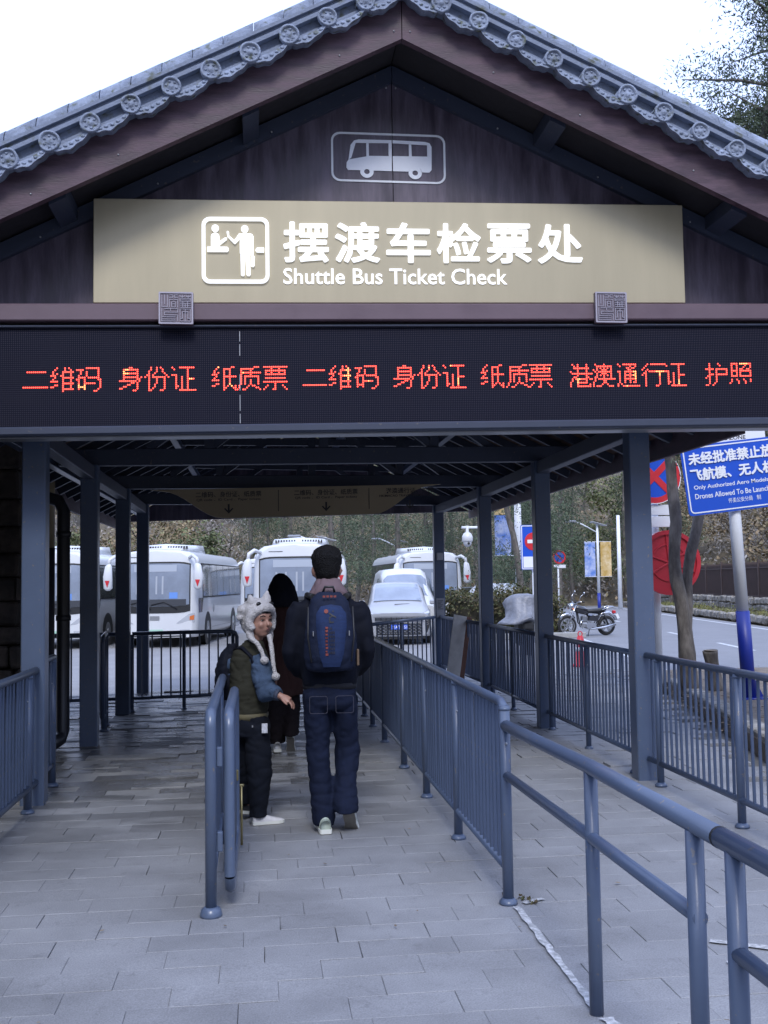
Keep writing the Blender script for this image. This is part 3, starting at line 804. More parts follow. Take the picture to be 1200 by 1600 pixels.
GL['份'] = """
...#..#.#....
...#..#..#...
..#...#..#...
..#..#....#..
.##.#......#.
#.#.#######.#
..#...#...#..
..#...#...#..
..#...#...#..
..#..#....#..
..#..#....#..
..#.#.....#..
..##....##..."""
GL['证'] = """
#...########.
.#......#....
........#....
........#....
###.....#....
..#..#..#....
..#..#..####.
..#..#..#....
..#..#..#....
..#..#..#....
..##.#..#....
..#..#..#....
....#########"""
GL['纸'] = """
...#......##.
..#...####...
.#....#..#...
.#.#..#..#...
###...#..#...
..#...#######
.#....#..#...
####..#..#...
......#..#...
..##..#..#...
##....#.#.#.#
......##...##
......#.....#"""
GL['质'] = """
.........###.
..#######....
..#....#.....
..###########
..#....#.....
..#.########.
..#.#......#.
..#.#..#...#.
..#.#..#...#.
..#.#..#...#.
.#....#.##...
.#...#....##.
#..##.......#"""
GL['票'] = """
#############
....#...#....
.###########.
.#..#...#..#.
.###########.
.............
.###########.
.............
#############
......#......
..#...#...#..
.#....#....#.
#....##.....#"""
GL['港'] = """
.#..#....#...
..#.#....#...
..#########..
....#....#...
#...#....#...
.############
....#....#...
..##.....##..
.#.#######.##
.#..#....#...
#...######...
#...#......#.
#...########."""
GL['澳'] = """
.#....#......
..#########..
..#.#.#.#.#..
#.#..###..#..
.#.########..
..#..###..#..
..#.#.#.#.#..
.##...#...#..
.#.##########
.#....##.....
#.....##.....
#....#..#....
#.###....###."""
GL['通'] = """
#..########..
.#.....#..#..
.....##.##...
......##.....
##..#######..
.#..#..#..#..
.#..#######..
.#..#..#..#..
.#..#######..
.#..#..#..#..
.#..#..#.##..
#.#..........
#..##########"""
GL['行'] = """
...#.########
..#..........
.#...........
#..#.........
..#.#########
.##.......#..
#.#.......#..
..#.......#..
..#.......#..
..#.......#..
..#.......#..
..#.......#..
..#.....##..."""
GL['护'] = """
..#....#.....
..#.....#....
..#..........
#####.#######
..#...#.....#
..#...#.....#
..###.#######
.##...#......
#.#...#......
..#...#......
..#...#......
..#..#.......
##..#........"""
GL['照'] = """
.####.#######
.#..#....#..#
.#..#...#...#
.#..#.##..##.
.####.#######
.#..#.#.....#
.#..#.#.....#
.####.#######
.............
.#..#...#...#
.#...#...#..#
#....#...#..."""
LEDR = mat('lit_red_diode', (.6, .05, .03), .4, emit=(1, .06, .04), estr=2.6)
LEDO = mat('lit_orange_diode', (.6, .2, .03), .4, emit=(1, .22, .08), estr=3.0)
dotp = .01286; P6 = [(math.cos(a*math.pi/3), math.sin(a*math.pi/3)) for a in range(6)]
words = [('二维码', -1.57), ('身份证', -.943), ('纸质票', -.325), ('二维码', .300), ('身份证', .921), ('纸质票', 1.545), ('港澳通行证', 2.182), ('护照', 3.19), ('二维码', 3.85)]
for w, x0 in words:
    for ci, ch in enumerate(w):
        mr_, mo_ = MB(), MB()
        rows = GL[ch].strip('\n').split('\n')
        for j, rw in enumerate(rows):
            for i, c in enumerate(rw):
                if c != '#': continue
                x = round((x0+ci*.1755)/dotp)*dotp + i*dotp + dotp/2; z = 3.022-j*dotp
                tgt = mo_ if noise.noise(Vector((x*14, z*14, 3))) > .46 else mr_
                tgt.add([(x, 7.1962, z)]+[(x+a*.0054, 7.1985, z+b_*.0054) for a, b_ in P6], [(0, k+1, (k+1) % 6+1) for k in range(6)])
        o = shear(mr_).build('lit_character', LEDR, led); tag(o, kind='stuff')
        if mo_.v: tag(shear(mo_).build('orange_diodes', LEDO, o), kind='stuff')

# ---- main sign
sg = thing('station_sign', (XC, 7.3, 3.49), 'champagne metal sign reading Shuttle Bus Ticket Check in white', 'sign')
shear(MB().bbox(-1.12, 3.085, 7.26, 7.43, 3.484, 4.212, .004)).build('sign_panel', GOLD, sg)
_T = [(143, -1.131), (315, -.388), (421, .075), (443, .172), (793, 1.762), (912, 2.326), (1068, 3.091)]
def S(px, py):
    k = max(i for i in range(6) if px >= _T[i][0] or i == 0); (a, b_), (c, d_) = _T[k], _T[k+1]
    return (b_+(d_-b_)*(px-a)/(c-a), 4.214-(py-311)*.00445)   # drawing grid of the sign face
pic = MB()
a0 = S(315, 445); a1 = S(421, 340)
pic.frame(rrect(a0[0], a1[0], a0[1], a1[1], .055, 5), rrect(a0[0]+.025, a1[0]-.025, a0[1]+.025, a1[1]-.025, .035, 5), 7.245, 7.2598)
def sp(x, y): return (a0[0] + (x-50)/405*(a1[0]-a0[0]), a1[1] - (y-33)/400*(a1[1]-a0[1]))
def poly(pts): pic.prism([sp(*p) for p in pts], 7.245, 7.2598)
def dot(x, y, r): pic.prism([sp(x+r*math.cos(a*.3), y+r*math.sin(a*.3)) for a in range(21)], 7.245, 7.2598)
dot(131, 101, 22); dot(308, 104, 22)
poly([(105, 212), (105, 150), (110, 137), (122, 130), (140, 130), (152, 137), (156, 150), (157, 180), (187, 158), (197, 156), (202, 163), (199, 171), (160, 200), (157, 212)])
poly([(83, 213), (203, 213), (211, 221), (211, 234), (203, 243), (83, 243)])
poly([(372, 232), (378, 219), (387, 216), (424, 216), (424, 245), (387, 245), (378, 243)])
poly([(273, 132), (345, 132), (355, 138), (361, 150), (361, 255), (357, 260), (344, 260), (341, 255), (340, 170), (338, 170), (338, 250), (278, 250), (278, 165), (251, 194), (245, 194), (204, 152), (199, 122), (203, 117), (210, 118), (213, 125), (215, 146), (246, 172)])
poly([(282, 251), (308, 251), (306, 380), (302, 387), (290, 387), (284, 380)]); poly([(311, 251), (338, 251), (342, 378), (337, 387), (324, 387), (316, 380)])
poly([(344, 264), (361, 264), (368, 272), (366, 325), (360, 333), (350, 332), (345, 327)])
shear(pic).build('ticket_check_pictogram', LETTER, sg)
for i, ch in enumerate('摆渡车检票处'):
    x0 = 443+i*79.6; X0 = S(x0, 0)[0]; X1 = S(x0+70, 0)[0]; Z0 = S(0, 411)[1]; Z1 = S(0, 346)[1]
    t = bold_text(ch, X0, X1, Z0, Z1, 7.259, .0068)
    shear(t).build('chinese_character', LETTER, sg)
t = text_fit('Shuttle Bus Ticket Check', S(443, 0)[0], S(793, 0)[0], S(0, 445.5)[1], S(0, 420)[1], 7.259, bold=.008, extr=.006)
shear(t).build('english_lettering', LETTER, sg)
# ---- two seal plaques on the lintel
seal = thing('seal_plaque', (-.55, 7.14, 3.29), 'square bronze seal plaque on the lintel, under the sign near its left end', 'plaque', 'square seal plaques on the lintel')
PLQ = mat('bronze_plaque', (.15, .125, .15), .45, metal=.3, var=.1, scale=12)
PLL = mat('plaque_relief', (.36, .34, .40), .45, metal=.2)
X0_, X1_, Z0_, Z1_ = -.668, -.438, 3.274, 3.494
MB().bbox(X0_, X1_, 7.11, 7.149, Z0_, Z1_, .004).build('plaque_body', PLQ, seal)
MB().frame(rrect(X0_+.001, X1_-.001, Z0_+.001, Z1_-.001, .004, 1), rrect(X0_+.011, X1_-.011, Z0_+.011, Z1_-.011, .003, 1), 7.104, 7.1098).build('plaque_rim', PLL, seal)
rl = MB()
def rv(x0, y0, x1, y1):      # relief strokes on a 0..100 grid, y down
    t = .9; xs = sorted((x0, x1)); ys = sorted((y0, y1))
    g = lambda a: X0_+.016+a/100*(X1_-X0_-.032)
    h = lambda a: Z1_-.016-a/100*(Z1_-Z0_-.032)
    rl.box(g(xs[0]-t), g(xs[1]+t), 7.1055-.00001*len(rl.f), 7.1097, h(ys[1]+t), h(ys[0]-t))
for s_ in ((3,3,3,40),(12,3,12,36),(22,3,22,40),(3,46,22,46),(3,40,3,46),(22,40,22,46),(28,3,40,3),(28,12,40,12),(40,3,40,12),(46,3,46,12),(46,3,56,3),(46,12,56,12),
           (28,20,40,20),(28,20,28,48),(44,20,56,20),(56,20,56,48),(36,28,48,28),(36,28,36,47),(48,28,48,47),(36,47,48,47),(36,36,48,36),
           (3,53,3,98),(12,53,56,53),(56,53,56,66),(12,66,56,66),(12,66,12,76),(12,76,56,76),(56,76,56,98),(32,53,32,61),(3,83,48,83),(3,91,48,91),(3,98,48,98),
           (64,3,64,9),(64,9,78,9),(71,3,71,15),(78,3,78,9),(84,3,84,9),(84,9,98,9),(91,3,91,15),(98,3,98,9),(64,15,98,15),(64,21,98,21),(64,15,64,26),(98,15,98,26),(64,26,98,26),
           (64,33,98,33),(64,40,98,40),(73,28,73,48),(89,28,89,48),(64,48,98,48),(81,34,81,48),
           (64,54,98,54),(64,54,64,98),(98,54,98,98),(64,98,98,98),(81,54,81,98),(72,64,90,64),(72,64,72,88),(90,64,90,88),(64,88,72,88),(90,88,98,88)):
    rv(*s_)
rl.build('seal_characters', PLL, seal)
s2 = copy_tree(seal); s2.location = (2.475, 7.14, 3.342)
s2['label'] = 'square bronze seal plaque on the lintel, under the right part of the sign'
for o in (s2,): pass
# ---- hanging direction board inside
hb = thing('direction_board', (.5, 12.85, 2.35), 'dim beige hanging board with three lane texts and down arrows', 'sign')
BEI = mat('beige_board', (.36, .29, .18), .55, var=.06, scale=2); DKT = mat('dark_lettering', (.03, .028, .03), .5)
xl, xr, zt, zb = -1.30, 2.24, 2.69, 2.335
pts = [(xr, zt), (xl, zt)]
for i in range(9):
    t = i/8; pts.append((xl+.14+.72*t, zt-.02-(zt-zb-.02)*(.5-.5*math.cos(math.pi*min(1, t*1.0)))))
for i in range(9):
    t = 1-i/8; pts.append((xr-.14-.72*t, zt-.02-(zt-zb-.02)*(.5-.5*math.cos(math.pi*t))))
def skew(mb): return mb.map(lambda v: Vector((v.x, v.y+(v.x-.5)*.06, v.z+.022*(v.x-.5))))
skew(MB().prism(pts, 12.83, 12.87)).build('board', BEI, hb)
for cx, t1, t2 in ((-.375, '二维码、身份证、纸质票', 'QR code 、ID Card 、Paper tickets'), (.80, '二维码、身份证、纸质票', 'QR code 、ID Card 、Paper tickets'), (1.86-.02, '港澳通行证、护照', 'HK/MACAO TRAVEL PERMIT 、Passport')):
    w = .39 if len(t1) > 9 else .30
    skew(text_fit(t1, cx-w, cx+w, 2.585, 2.655, 12.829, .01, .003)).build('chinese_text', DKT, hb)
    skew(text_fit(t2, cx-.38, cx+.38, 2.535, 2.572, 12.829, .008, .003)).build('english_text', DKT, hb)
    ar = MB().box(cx-.011, cx+.011, 12.824, 12.8295, 2.395, 2.50)
    ar.prism([(cx-.055, 2.445), (cx-.042, 2.455), (cx, 2.412), (cx, 2.386)], 12.824, 12.8292); ar.prism([(cx+.055, 2.445), (cx, 2.386), (cx, 2.412), (cx+.042, 2.455)], 12.824, 12.8291)
    skew(ar).build('down_arrow', DKT, hb)
for cx in (.22, 1.33): skew(MB().box(cx-.004, cx+.004, 12.826, 12.8299, 2.40, 2.66)).build('divider_line', DKT, hb)
# ================================================================== RAILINGS
def bar_mesh(h, r=.0105):
    mb = MB().tube([(0, 0, 0), (0, 0, h)], r, 8, caps=False); me = bpy.data.meshes.new('bar'); me.from_pydata(mb.v, [], mb.f)
    me.polygons.foreach_set('use_smooth', mb.sm); me.materials.append(STEEL); me.update(); return me
BARS = {}
def fence(p0, p1, label, h=.94, zl=.165, sp=.09, posts=(), pr=.03, rr=.024, group=None, end0=False, end1=False, z0=0.0, name='steel_railing', mt=None):
    mt = mt or STEEL
    p0, p1 = Vector((p0[0], p0[1], z0)), Vector((p1[0], p1[1], z0)); d = p1-p0; L = d.length; d.normalize()
    t = thing(name, tuple(p0), label, 'railing', group)
    def at(s, z): q = p0+d*s; return (q.x, q.y, z0+z)
    pts = []
    c = .07
    if end0: pts += [at(0, zl), at(0, h-c), at(c*.3, h-c*.3)]
    pts += [at(c if end0 else 0, h), at(L-c if end1 else L, h)]
    if end1: pts += [at(L-c*.3, h-c*.3), at(L, h-c), at(L, zl)]
    MB().tube(pts, rr, 12).build('top_rail', mt, t)
    MB().tube([at(0, zl), at(L, zl)], rr*.85, 10).build('bottom_rail', mt, t)
    n_ = int(L/sp)
    for i in range(1, n_):
        key = round(h-zl, 3)
        if key not in BARS: BARS[key] = bar_mesh(key)
        o = bpy.data.objects.new('bar', BARS[key]); COL.objects.link(o); o.parent = t
        q = d*(L*i/n_); o.location = (q.x, q.y, zl)
        o.rotation_euler = (random.gauss(0, .004), random.gauss(0, .004), 0)
    for s in posts:
        a = at(s, -.02); b_ = at(s, h-.01)
        mb = MB().tube([a, b_], pr, 12); fl = at(s, 0)
        mb.tube([(fl[0], fl[1], z0+.001), (fl[0], fl[1], z0+.012), (fl[0], fl[1], z0+.03)], [pr*1.7, pr*1.7, pr*1.05], 14)
        mb.tube([at(s, h-rr-.012), at(s, h-rr-.004), at(s, h-rr+.004)], [pr*1.02, pr*1.14, pr*1.04], 12)
        mb.build('post', mt, t)
        if L < 3.5 or s < 3: MB().ball((a[0], a[1]-pr, z0+h*.8), .007, n=6, m=4).build('bolt', ALU, t)
    return t
fence((1.152, 5.0), (1.165, 13.4), 'long grey barred railing down the middle of the walkway, bright top rail', posts=(0, 1.28, 2.5, 3.7, 5.1, 6.2, 7.1, 8.2), sp=.085, pr=.0265, rr=.0225, end0=True)
# right-hand fence sections between the columns
fence((2.90, 3.0), (2.905, 7.79), 'right railing section from nearest column towards the viewer', posts=(1.0, 3.25, 4.57), pr=.026)
fence((2.905, 7.97), (2.925, 10.69), 'right railing section between first and second column', posts=(.15, 1.35, 2.6), pr=.024)
fence((2.925, 10.87), (2.955, 13.66), 'right railing section between second and third column, parked scooter beyond', posts=(.15, 1.4, 2.6), pr=.024)
fence((2.955, 13.84), (2.90, 17.0), 'right railing section between third and fourth column', posts=(.15, 1.5, 3.0), pr=.024)
fence((1.40, 14.25), (2.78, 16.9), 'far railing in front of the silver minivan', posts=(0, 1.4, 2.9), sp=.2, pr=.02)
# left side
fence((-1.575, 4.6), (-1.575, 7.72), 'dark railing at the left edge of the picture ending at the first left column', posts=(1.2, 2.88), sp=.085, pr=.028, rr=.026)
fence((-1.60, 8.05), (-1.60, 8.5), 'short railing end just behind the first left column', posts=(0, .40), h=.98, end0=True)
fence((-1.62, 11.2), (-1.70, 12.0), 'short railing with rounded end between second and third left column', posts=(.3, .75), h=1.0, end0=True)
fence((-1.55, 13.12), (-.30, 13.35), 'far railing across the walkway in front of the parked coaches', posts=(0, .62, 1.22), sp=.115, end1=True, pr=.022)
fence((-3.9, 12.9), (-1.74, 13.1), 'far railing left of the third left column', posts=(0, 1.0, 2.0), sp=.1, pr=.022)
# ---- foreground two-rail handrail
hr = thing('handrail', (1.16, 4.9, 0), 'round two-pipe blue grey handrail in the right foreground', 'handrail')
MB().tube([(1.155, 5.0, .835), (1.158, 4.4, .845), (1.16, 3.7, .86), (1.165, 2.64, .862)], .0275, 16).build('top_rail', STEEL, hr)
MB().tube([(1.155, 5.0, .60), (1.16, 3.7, .612), (1.165, 2.78, .615)], .0215, 14).build('middle_rail', STEEL, hr)
for y in (3.71, 2.80): MB().tube([(1.163, y, -.01), (1.163, y, .845)], .0248, 16).build('post', STEEL, hr)
hr2 = thing('handrail', (1.165, 2.6, 0), 'nearest handrail section at the right edge, beyond the pipe joint', 'handrail')
MB().tube([(1.165, 2.636, .862), (1.168, 1.2, .866)], .028, 16).build('top_rail', STEEL, hr2)
MB().tube([(1.165, 2.56, .60), (1.168, 1.2, .60)], .0215, 14).build('middle_rail', STEEL, hr2)
for y in (2.56, 1.4): MB().tube([(1.166, y, -.01), (1.166, y, .85)], .0248, 16).build('post', STEEL, hr2)
MB().tube([(1.165, 2.633, .862), (1.165, 2.643, .862)], .0287, 16).build('joint_gap', BLACK, hr2)
# ---- railing with a swing gate left of the child
gr = thing('gate_railing', (-.238, 5.04, 0), 'light blue grey railing with rounded near post, left of the child', 'railing')
def arc_pts(x, ya, yb, zt, zb=None, c=.06):
    pts = [(x, ya, zt-c), (x, ya+c*.12, zt-c*.5), (x, ya+c*.5, zt-c*.12), (x, ya+c, zt)]
    return pts
MB().tube([(-.238, 5.04, -.01), (-.238, 5.04, .86)]+arc_pts(-.238, 5.04, 9, .925)+[(-.245, 6.5, .925), (-.27, 9.8, .925)], .0265, 16).build('top_rail_and_post', STEEL, gr)
MB().tube([(-.238, 5.04, 0), (-.238, 5.04, .012), (-.238, 5.04, .035), (-.238, 5.04, .045)], [.052, .052, .045, .031], 16).build('post_foot', STEEL, gr)
MB().tube([(-.238, 5.04, .17), (-.27, 9.8, .17)], .022, 12).build('bottom_rail', STEEL, gr)
for y in (6.4, 7.7, 9.0, 9.8): MB().tube([(-.25, y, -.01), (-.25, y, .92)], .026, 12).build('post', STEEL, gr)
for i in range(45):
    o = bpy.data.objects.new('bar', BARS[round(.94-.165, 3)]); COL.objects.link(o); o.parent = gr; o.location = (-.002-.0006*i, .14+i*.102, .16)
for z in (.33, .72): MB().bbox(-.212, -.185, 5.06, 5.10, z-.045, z+.045, .004).build('hinge', STEEL, gr)
sg2 = thing('swing_gate', (-.155, 5.1, .06), 'light blue grey swing gate panel folded back against the railing', 'gate')
x = -.155; ya, yb = 5.13, 6.25; zt, zb = .915, .085; c = .07
loop = [(x, ya, zb+c), (x, ya, zt-c), (x, ya+c*.3, zt-c*.3), (x, ya+c, zt), (x, yb-c, zt), (x, yb-c*.3, zt-c*.3), (x, yb, zt-c), (x, yb, zb+c), (x, yb-c*.3, zb+c*.3), (x, yb-c, zb), (x, ya+c, zb), (x, ya+c*.3, zb+c*.3), (x, ya, zb+c)]
MB().tube(loop, .0255, 14, caps=False).build('gate_frame', STEEL, sg2)
for i in range(1, 11): MB().tube([(x, ya+(yb-ya)*i/11, zb), (x, ya+(yb-ya)*i/11, zt)], .0105, 8).build('bar', STEEL, sg2)
MB().bbox(x-.01, x+.02, 6.20, 6.26, .40, .46, .004).tube([(x+.035, 6.28, .02), (x+.035, 6.28, .36)], .007, 8).tube([(x+.01, 6.28, .36), (x+.05, 6.28, .36)], .008, 8).build('drop_bolt', mat('brass', (.32, .27, .13), .4, metal=.7), sg2)

# ================================================================== LEFT SIDE: wall, round column, drainpipe
wl = thing('stone_wall', (-3.1, 9.2, 0), 'dark rough stone wall behind the left railing', 'wall')
rw = random.Random(9); z = -.3; r = 0
while z < 3.3:
    hh = rw.uniform(.16, .26); x = -4.6+rw.uniform(-.2, 0)
    while x < -2.02:
        w = rw.uniform(.25, .5); x1 = min(x+w, -2.0+rw.uniform(-.02, .02))
        dy = rw.uniform(-.03, .03)
        mb = MB().bbox(x+.008, x1-.008, 9.15+dy, 9.5, z+.008, z+hh-.008, .02)
        mb.map(lambda v: v+Vector((noise.noise(v*9)*.02, noise.noise(v*8+Vector((5, 0, 0)))*.02, noise.noise(v*7)*.015)))
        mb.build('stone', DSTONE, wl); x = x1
    z += hh; r += 1
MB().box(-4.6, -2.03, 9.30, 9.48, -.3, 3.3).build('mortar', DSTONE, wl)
MB().box(-2.9, -2.55, 2.0, 9.14, -.3, 3.3).build('unseen_shading_wall', DSTONE, wl)  # added out of view to shade the left columns and floor
MB().bbox(-5.0, -2.25, 2.0, 7.89, 3.3, 3.42, .01).build('shading_eave', STEELD, wl)  # unseen roof edge over that wall, added for the same shading
MB().bbox(-9.0, -1.9, 7.9, 14.0, 3.3, 3.42, .01).build('shading_eave', STEELD, wl)  # roof carried left, added to keep sky light off the left columns
MB().box(-9.0, -4.6, 9.15, 9.6, -.3, 3.3).box(-9.0, -8.8, 9.6, 14.0, -.3, 3.3).build('unseen_side_wall', DSTONE, wl)  # unseen walls farther left, added to darken the left columns
rc = thing('round_column', (-2.36, 12.0, -.3), 'round column with beige upper half and dark lower half at left', 'column')
MB().tube([(-2.36, 12, 1.95), (-2.36, 12, 3.2)], .105, 20).build('upper_shaft', mat('beige_shaft', (.33, .27, .16), .5), rc)
MB().tube([(-2.36, 12, -.3), (-2.36, 12, 1.949)], .107, 20).build('lower_shaft', STEELD, rc)
dp = thing('drainpipe', (-1.87, 10.42, 0), 'black drainpipe with elbow foot beside the second left column', 'drainpipe')
BLKP = mat('dark_pipe', (.022, .024, .03), .4)
MB().tube([(-2.6, 10.5, 2.46), (-2.1, 10.46, 2.40), (-1.93, 10.44, 2.35), (-1.88, 10.43, 2.25), (-1.875, 10.42, 1.2), (-1.875, 10.42, .16), (-1.89, 10.36, .09), (-1.95, 10.22, .055)], .062, 14).build('pipe', BLKP, dp)
for z in (1.2, 2.0): MB().tube([(-1.875, 10.42, z), (-1.875, 10.42, z+.05)], .072, 14).build('pipe_clamp', BLKP, dp)
MB().tube([(-1.955, 10.21, .055), (-1.985, 10.15, .05)], .074, 14).build('pipe_mouth', BLKP, dp)

# plates and notices on the fourth right column, plank
nb = thing('notice_sheet', (2.90, 17.0, 1.2), 'small grey printed notice taped to the fourth right column', 'notice')
MB().box(2.835, 2.985-.02, 17.015, 17.0235, .93, 1.24).build('sheet', mat('notice_paper', (.36, .37, .40), .6), nb)
tx = MB()
for i in range(7): tx.box(2.855, 2.945-.02*(i % 3), 17.012, 17.0148, 1.195-i*.022, 1.203-i*.022)
tx.build('printed_lines', DKT, nb)
nb2 = thing('control_box', (2.9, 16.98, 1.9), 'small pale switch box high on the fourth right column', 'box')
MB().bbox(2.85, 2.95, 16.98, 17.0235, 1.86, 1.98, .006).build('box_body', mat('pale_plastic', (.42, .43, .45), .5), nb2)
pk = thing('wooden_plank', (2.78, 15.2, 0), 'pale worn plank leaning on the right railing with brown edge', 'plank')
MB().beam((2.64, 14.7, .0), (2.84, 14.98, 1.02), .19, .03, (0, -1, 0), b=.003).build('plank_face', mat('weathered_board', (.62, .60, .56), .8, var=.2, scale=8), pk)
MB().beam((2.77, 14.73, .0), (2.97, 15.01, 1.0), .07, .03, (0, -1, 0), b=.003).build('plank_edge', mat('brown_board', (.17, .085, .06), .8, var=.2, scale=8), pk)

# ================================================================== SIGNS ON THE RIGHT
def tilt(ang, org):
    M = Matrix.Translation(org) @ Matrix.Rotation(-ang, 4, 'Y') @ Matrix.Translation(-Vector(org))
    return lambda v: M @ v
ns = thing('airspace_sign', (5.53, 11.6, .13), 'blue warning sign in Chinese and English about model aircraft on white and blue post', 'sign')
TL = tilt(R(2.6), (5.53, 11.6, .13))
MB().tube([(5.53, 11.6, 1.13), (5.53, 11.6, 3.3)], .068, 24).map(TL).build('upper_post', POLEW, ns)
MB().tube([(5.53, 11.6, .13), (5.53, 11.6, 1.129)], .078, 24).map(TL).build('lower_post', NAVY, ns)
fb = MB().bbox(5.37, 5.69, 11.45, 11.75, .13, .15, .003)
for a in (.17, -.17): fb.prism([(5.53+a*.45, .15), (5.53+a, .15), (5.53+a*.45, .34)], 11.595, 11.605)
fb.build('base_plate', NAVY, ns)
BX0, BX1, BZ0, BZ1, BY = 4.80, 5.96, 2.275, 3.075, 11.50
TB = tilt(R(6.4), (5.38, BY, 2.675))
MB().prism(rrect(BX0, BX1, BZ0, BZ1, .04), BY, BY+.015).map(TB).build('sign_board', BLUE, ns)
MB().frame(rrect(BX0+.022, BX1-.022, BZ0+.022, BZ1-.022, .05, 4), rrect(BX0+.036, BX1-.036, BZ0+.036, BZ1-.036, .04, 4), BY-.0035, BY-.0002).map(TB).build('sign_border', SIGNW, ns)
bxf = lambda a: BX0+a*(BX1-BX0); bzf = lambda a: BZ1-a*(BZ1-BZ0)
for body, x0, x1, z1, z0, w in (('未经批准禁止放', .065, .945, .105, .285, .005), ('飞航模、无人机', .065, .945, .335, .515, .005),
        ('Only Authorized Aero Models or', .085, .94, .575, .65, 0), ('Drones Allowed To Be Launched', .085, .92, .695, .77, 0), ('怀柔公安分局', .42, .67, .81, .88, 0), ('制', .715, .757, .81, .88, 0)):
    t = bold_text(body, bxf(x0), bxf(x1), bzf(z0), bzf(z1), BY-.0003, w) if w else text_fit(body, bxf(x0), bxf(x1), bzf(z0), bzf(z1), BY-.0004, .010 if body[0] in 'OD' else .0, .002)
    t.map(TB).build('sign_text', SIGNW, ns)
us = thing('no_drone_sign', (5.4, 11.55, 3.1), 'white sign above the blue board, black words no drone zone', 'sign')
TU = tilt(R(3.5), (5.4, 11.53, 3.1))
MB().prism(rrect(4.86, 5.80, 3.045, 3.42, .04), 11.52, 11.535).map(TU).build('sign_board', SIGNW, us)
text_fit('NO DRONE ZONE', 4.95, 5.56, 3.095, 3.140, 11.5196, .010, .002).map(TU).build('sign_text', DKT, us)
text_fit('禁飞区', 5.05, 5.50, 3.19, 3.33, 11.5196, .01, .002).map(TU).build('sign_text', DKT, us)

# round signs behind the tree
tp_ = thing('prohibition_sign', (5.30, 13.7, -.3), 'round blue no stopping sign with red cross partly behind trunk', 'road sign')
def circ(cx, cz, r, n=40, sx_=1): return [(cx+r*math.cos(2*math.pi*i/n)*sx_, cz+r*math.sin(2*math.pi*i/n)) for i in range(n)]
cx, cz = 5.255, 2.88
MB().prism(circ(cx, cz, .365), 13.6, 13.62).build('sign_disc', BLUE, tp_)
MB().frame(circ(cx, cz, .366), circ(cx, cz, .285), 13.592, 13.5995).build('red_rim', RED, tp_)
MB().frame(circ(cx, cz, .372), circ(cx, cz, .362), 13.588, 13.63).build('white_edge', SIGNW, tp_)
xm = MB()
for a in (45, -45):
    M = Matrix.Translation((cx, 13.596, cz)) @ Matrix.Rotation(R(a), 4, 'Y'); xm.box(-.285, .285, -.0035-(.0008 if a > 0 else 0), .0035, -.042, .042, M)
xm.build('red_cross', RED, tp_)
MB().tube([(5.30, 13.75, -.3), (5.30, 13.75, 3.3)], .05, 14).build('post', POLEW, tp_)
for z0, z1, x0, x1 in ((2.36, 2.50, 5.10, 5.52), (2.20, 2.345, 5.08, 5.54)):
    MB().bbox(x0, x1, 13.62, 13.64, z0, z1, .004).build('supplementary_plate', SIGNW, tp_)
rd = thing('red_disc', (5.39, 13.5, 1.2), 'large round red disc with moulded ribs partly behind trunk', 'traffic mirror back')
cx, cz = 5.385, 1.72
REDP = mat('red_plastic', (.50, .025, .04), .42, var=.12, scale=3)
MB().prism(circ(cx, cz, .40), 13.50, 13.53).build('disc', REDP, rd)
MB().frame(circ(cx, cz, .43), circ(cx, cz, .375), 13.47, 13.535).build('rim', REDP, rd)
rb = MB()
for a in (20, 85, 150):
    M = Matrix.Translation((cx, 13.495, cz)) @ Matrix.Rotation(R(a), 4, 'Y'); rb.bbox(-.37, .37, -.012, .004, -.012, .012, .004, M)
rb.frame(circ(cx, cz, .25), circ(cx, cz, .235), 13.486, 13.499); rb.build('ribs', REDP, rd)

# ================================================================== TREES
def limb(pts, rs, n=10, seed=0):
    mb = MB(); fine = []; fr_ = []
    for i in range(len(pts)-1):
        for t in range(5):
            q = t/5; fine.append(Vector(pts[i]).lerp(Vector(pts[i+1]), q)); fr_.append(rs[i]*(1-q)+rs[i+1]*q)
    fine.append(Vector(pts[-1])); fr_.append(rs[-1])
    for i, p in enumerate(fine):
        fr_[i] *= 1+.16*noise.noise(p*4+Vector((seed, 0, 0)))
    mb.tube([p+Vector((noise.noise(p*1.7+Vector((seed, 3, 0))), noise.noise(p*1.7+Vector((seed, 9, 0))), 0))*fr_[i]*.7 for i, p in enumerate(fine)], fr_, n)
    return mb
jt = thing('juniper_tree', (5.15, 12.4, .12), 'grey barked juniper with two trunks beside the blue sign, feathery crown above the roof', 'tree')
limb([(5.15, 12.4, .1), (5.08, 12.4, .9), (5.04, 12.4, 1.5), (5.06, 12.4, 2.2), (4.97, 12.4, 3.1), (5.0, 12.45, 4.4), (5.4, 12.6, 6.4)], [.12, .085, .078, .072, .066, .06, .045], 14, 1).build('trunk', BARK, jt)
limb([(5.22, 12.45, .1), (5.2, 12.5, .9), (5.24, 12.55, 1.5), (5.42, 12.6, 2.35), (5.9, 12.75, 3.9), (6.5, 12.9, 6.2), (6.9, 13.0, 9)], [.085, .062, .062, .066, .06, .05, .03], 12, 2).build('trunk', BARK, jt)
rj = random.Random(12); cs = []
brs = MB()
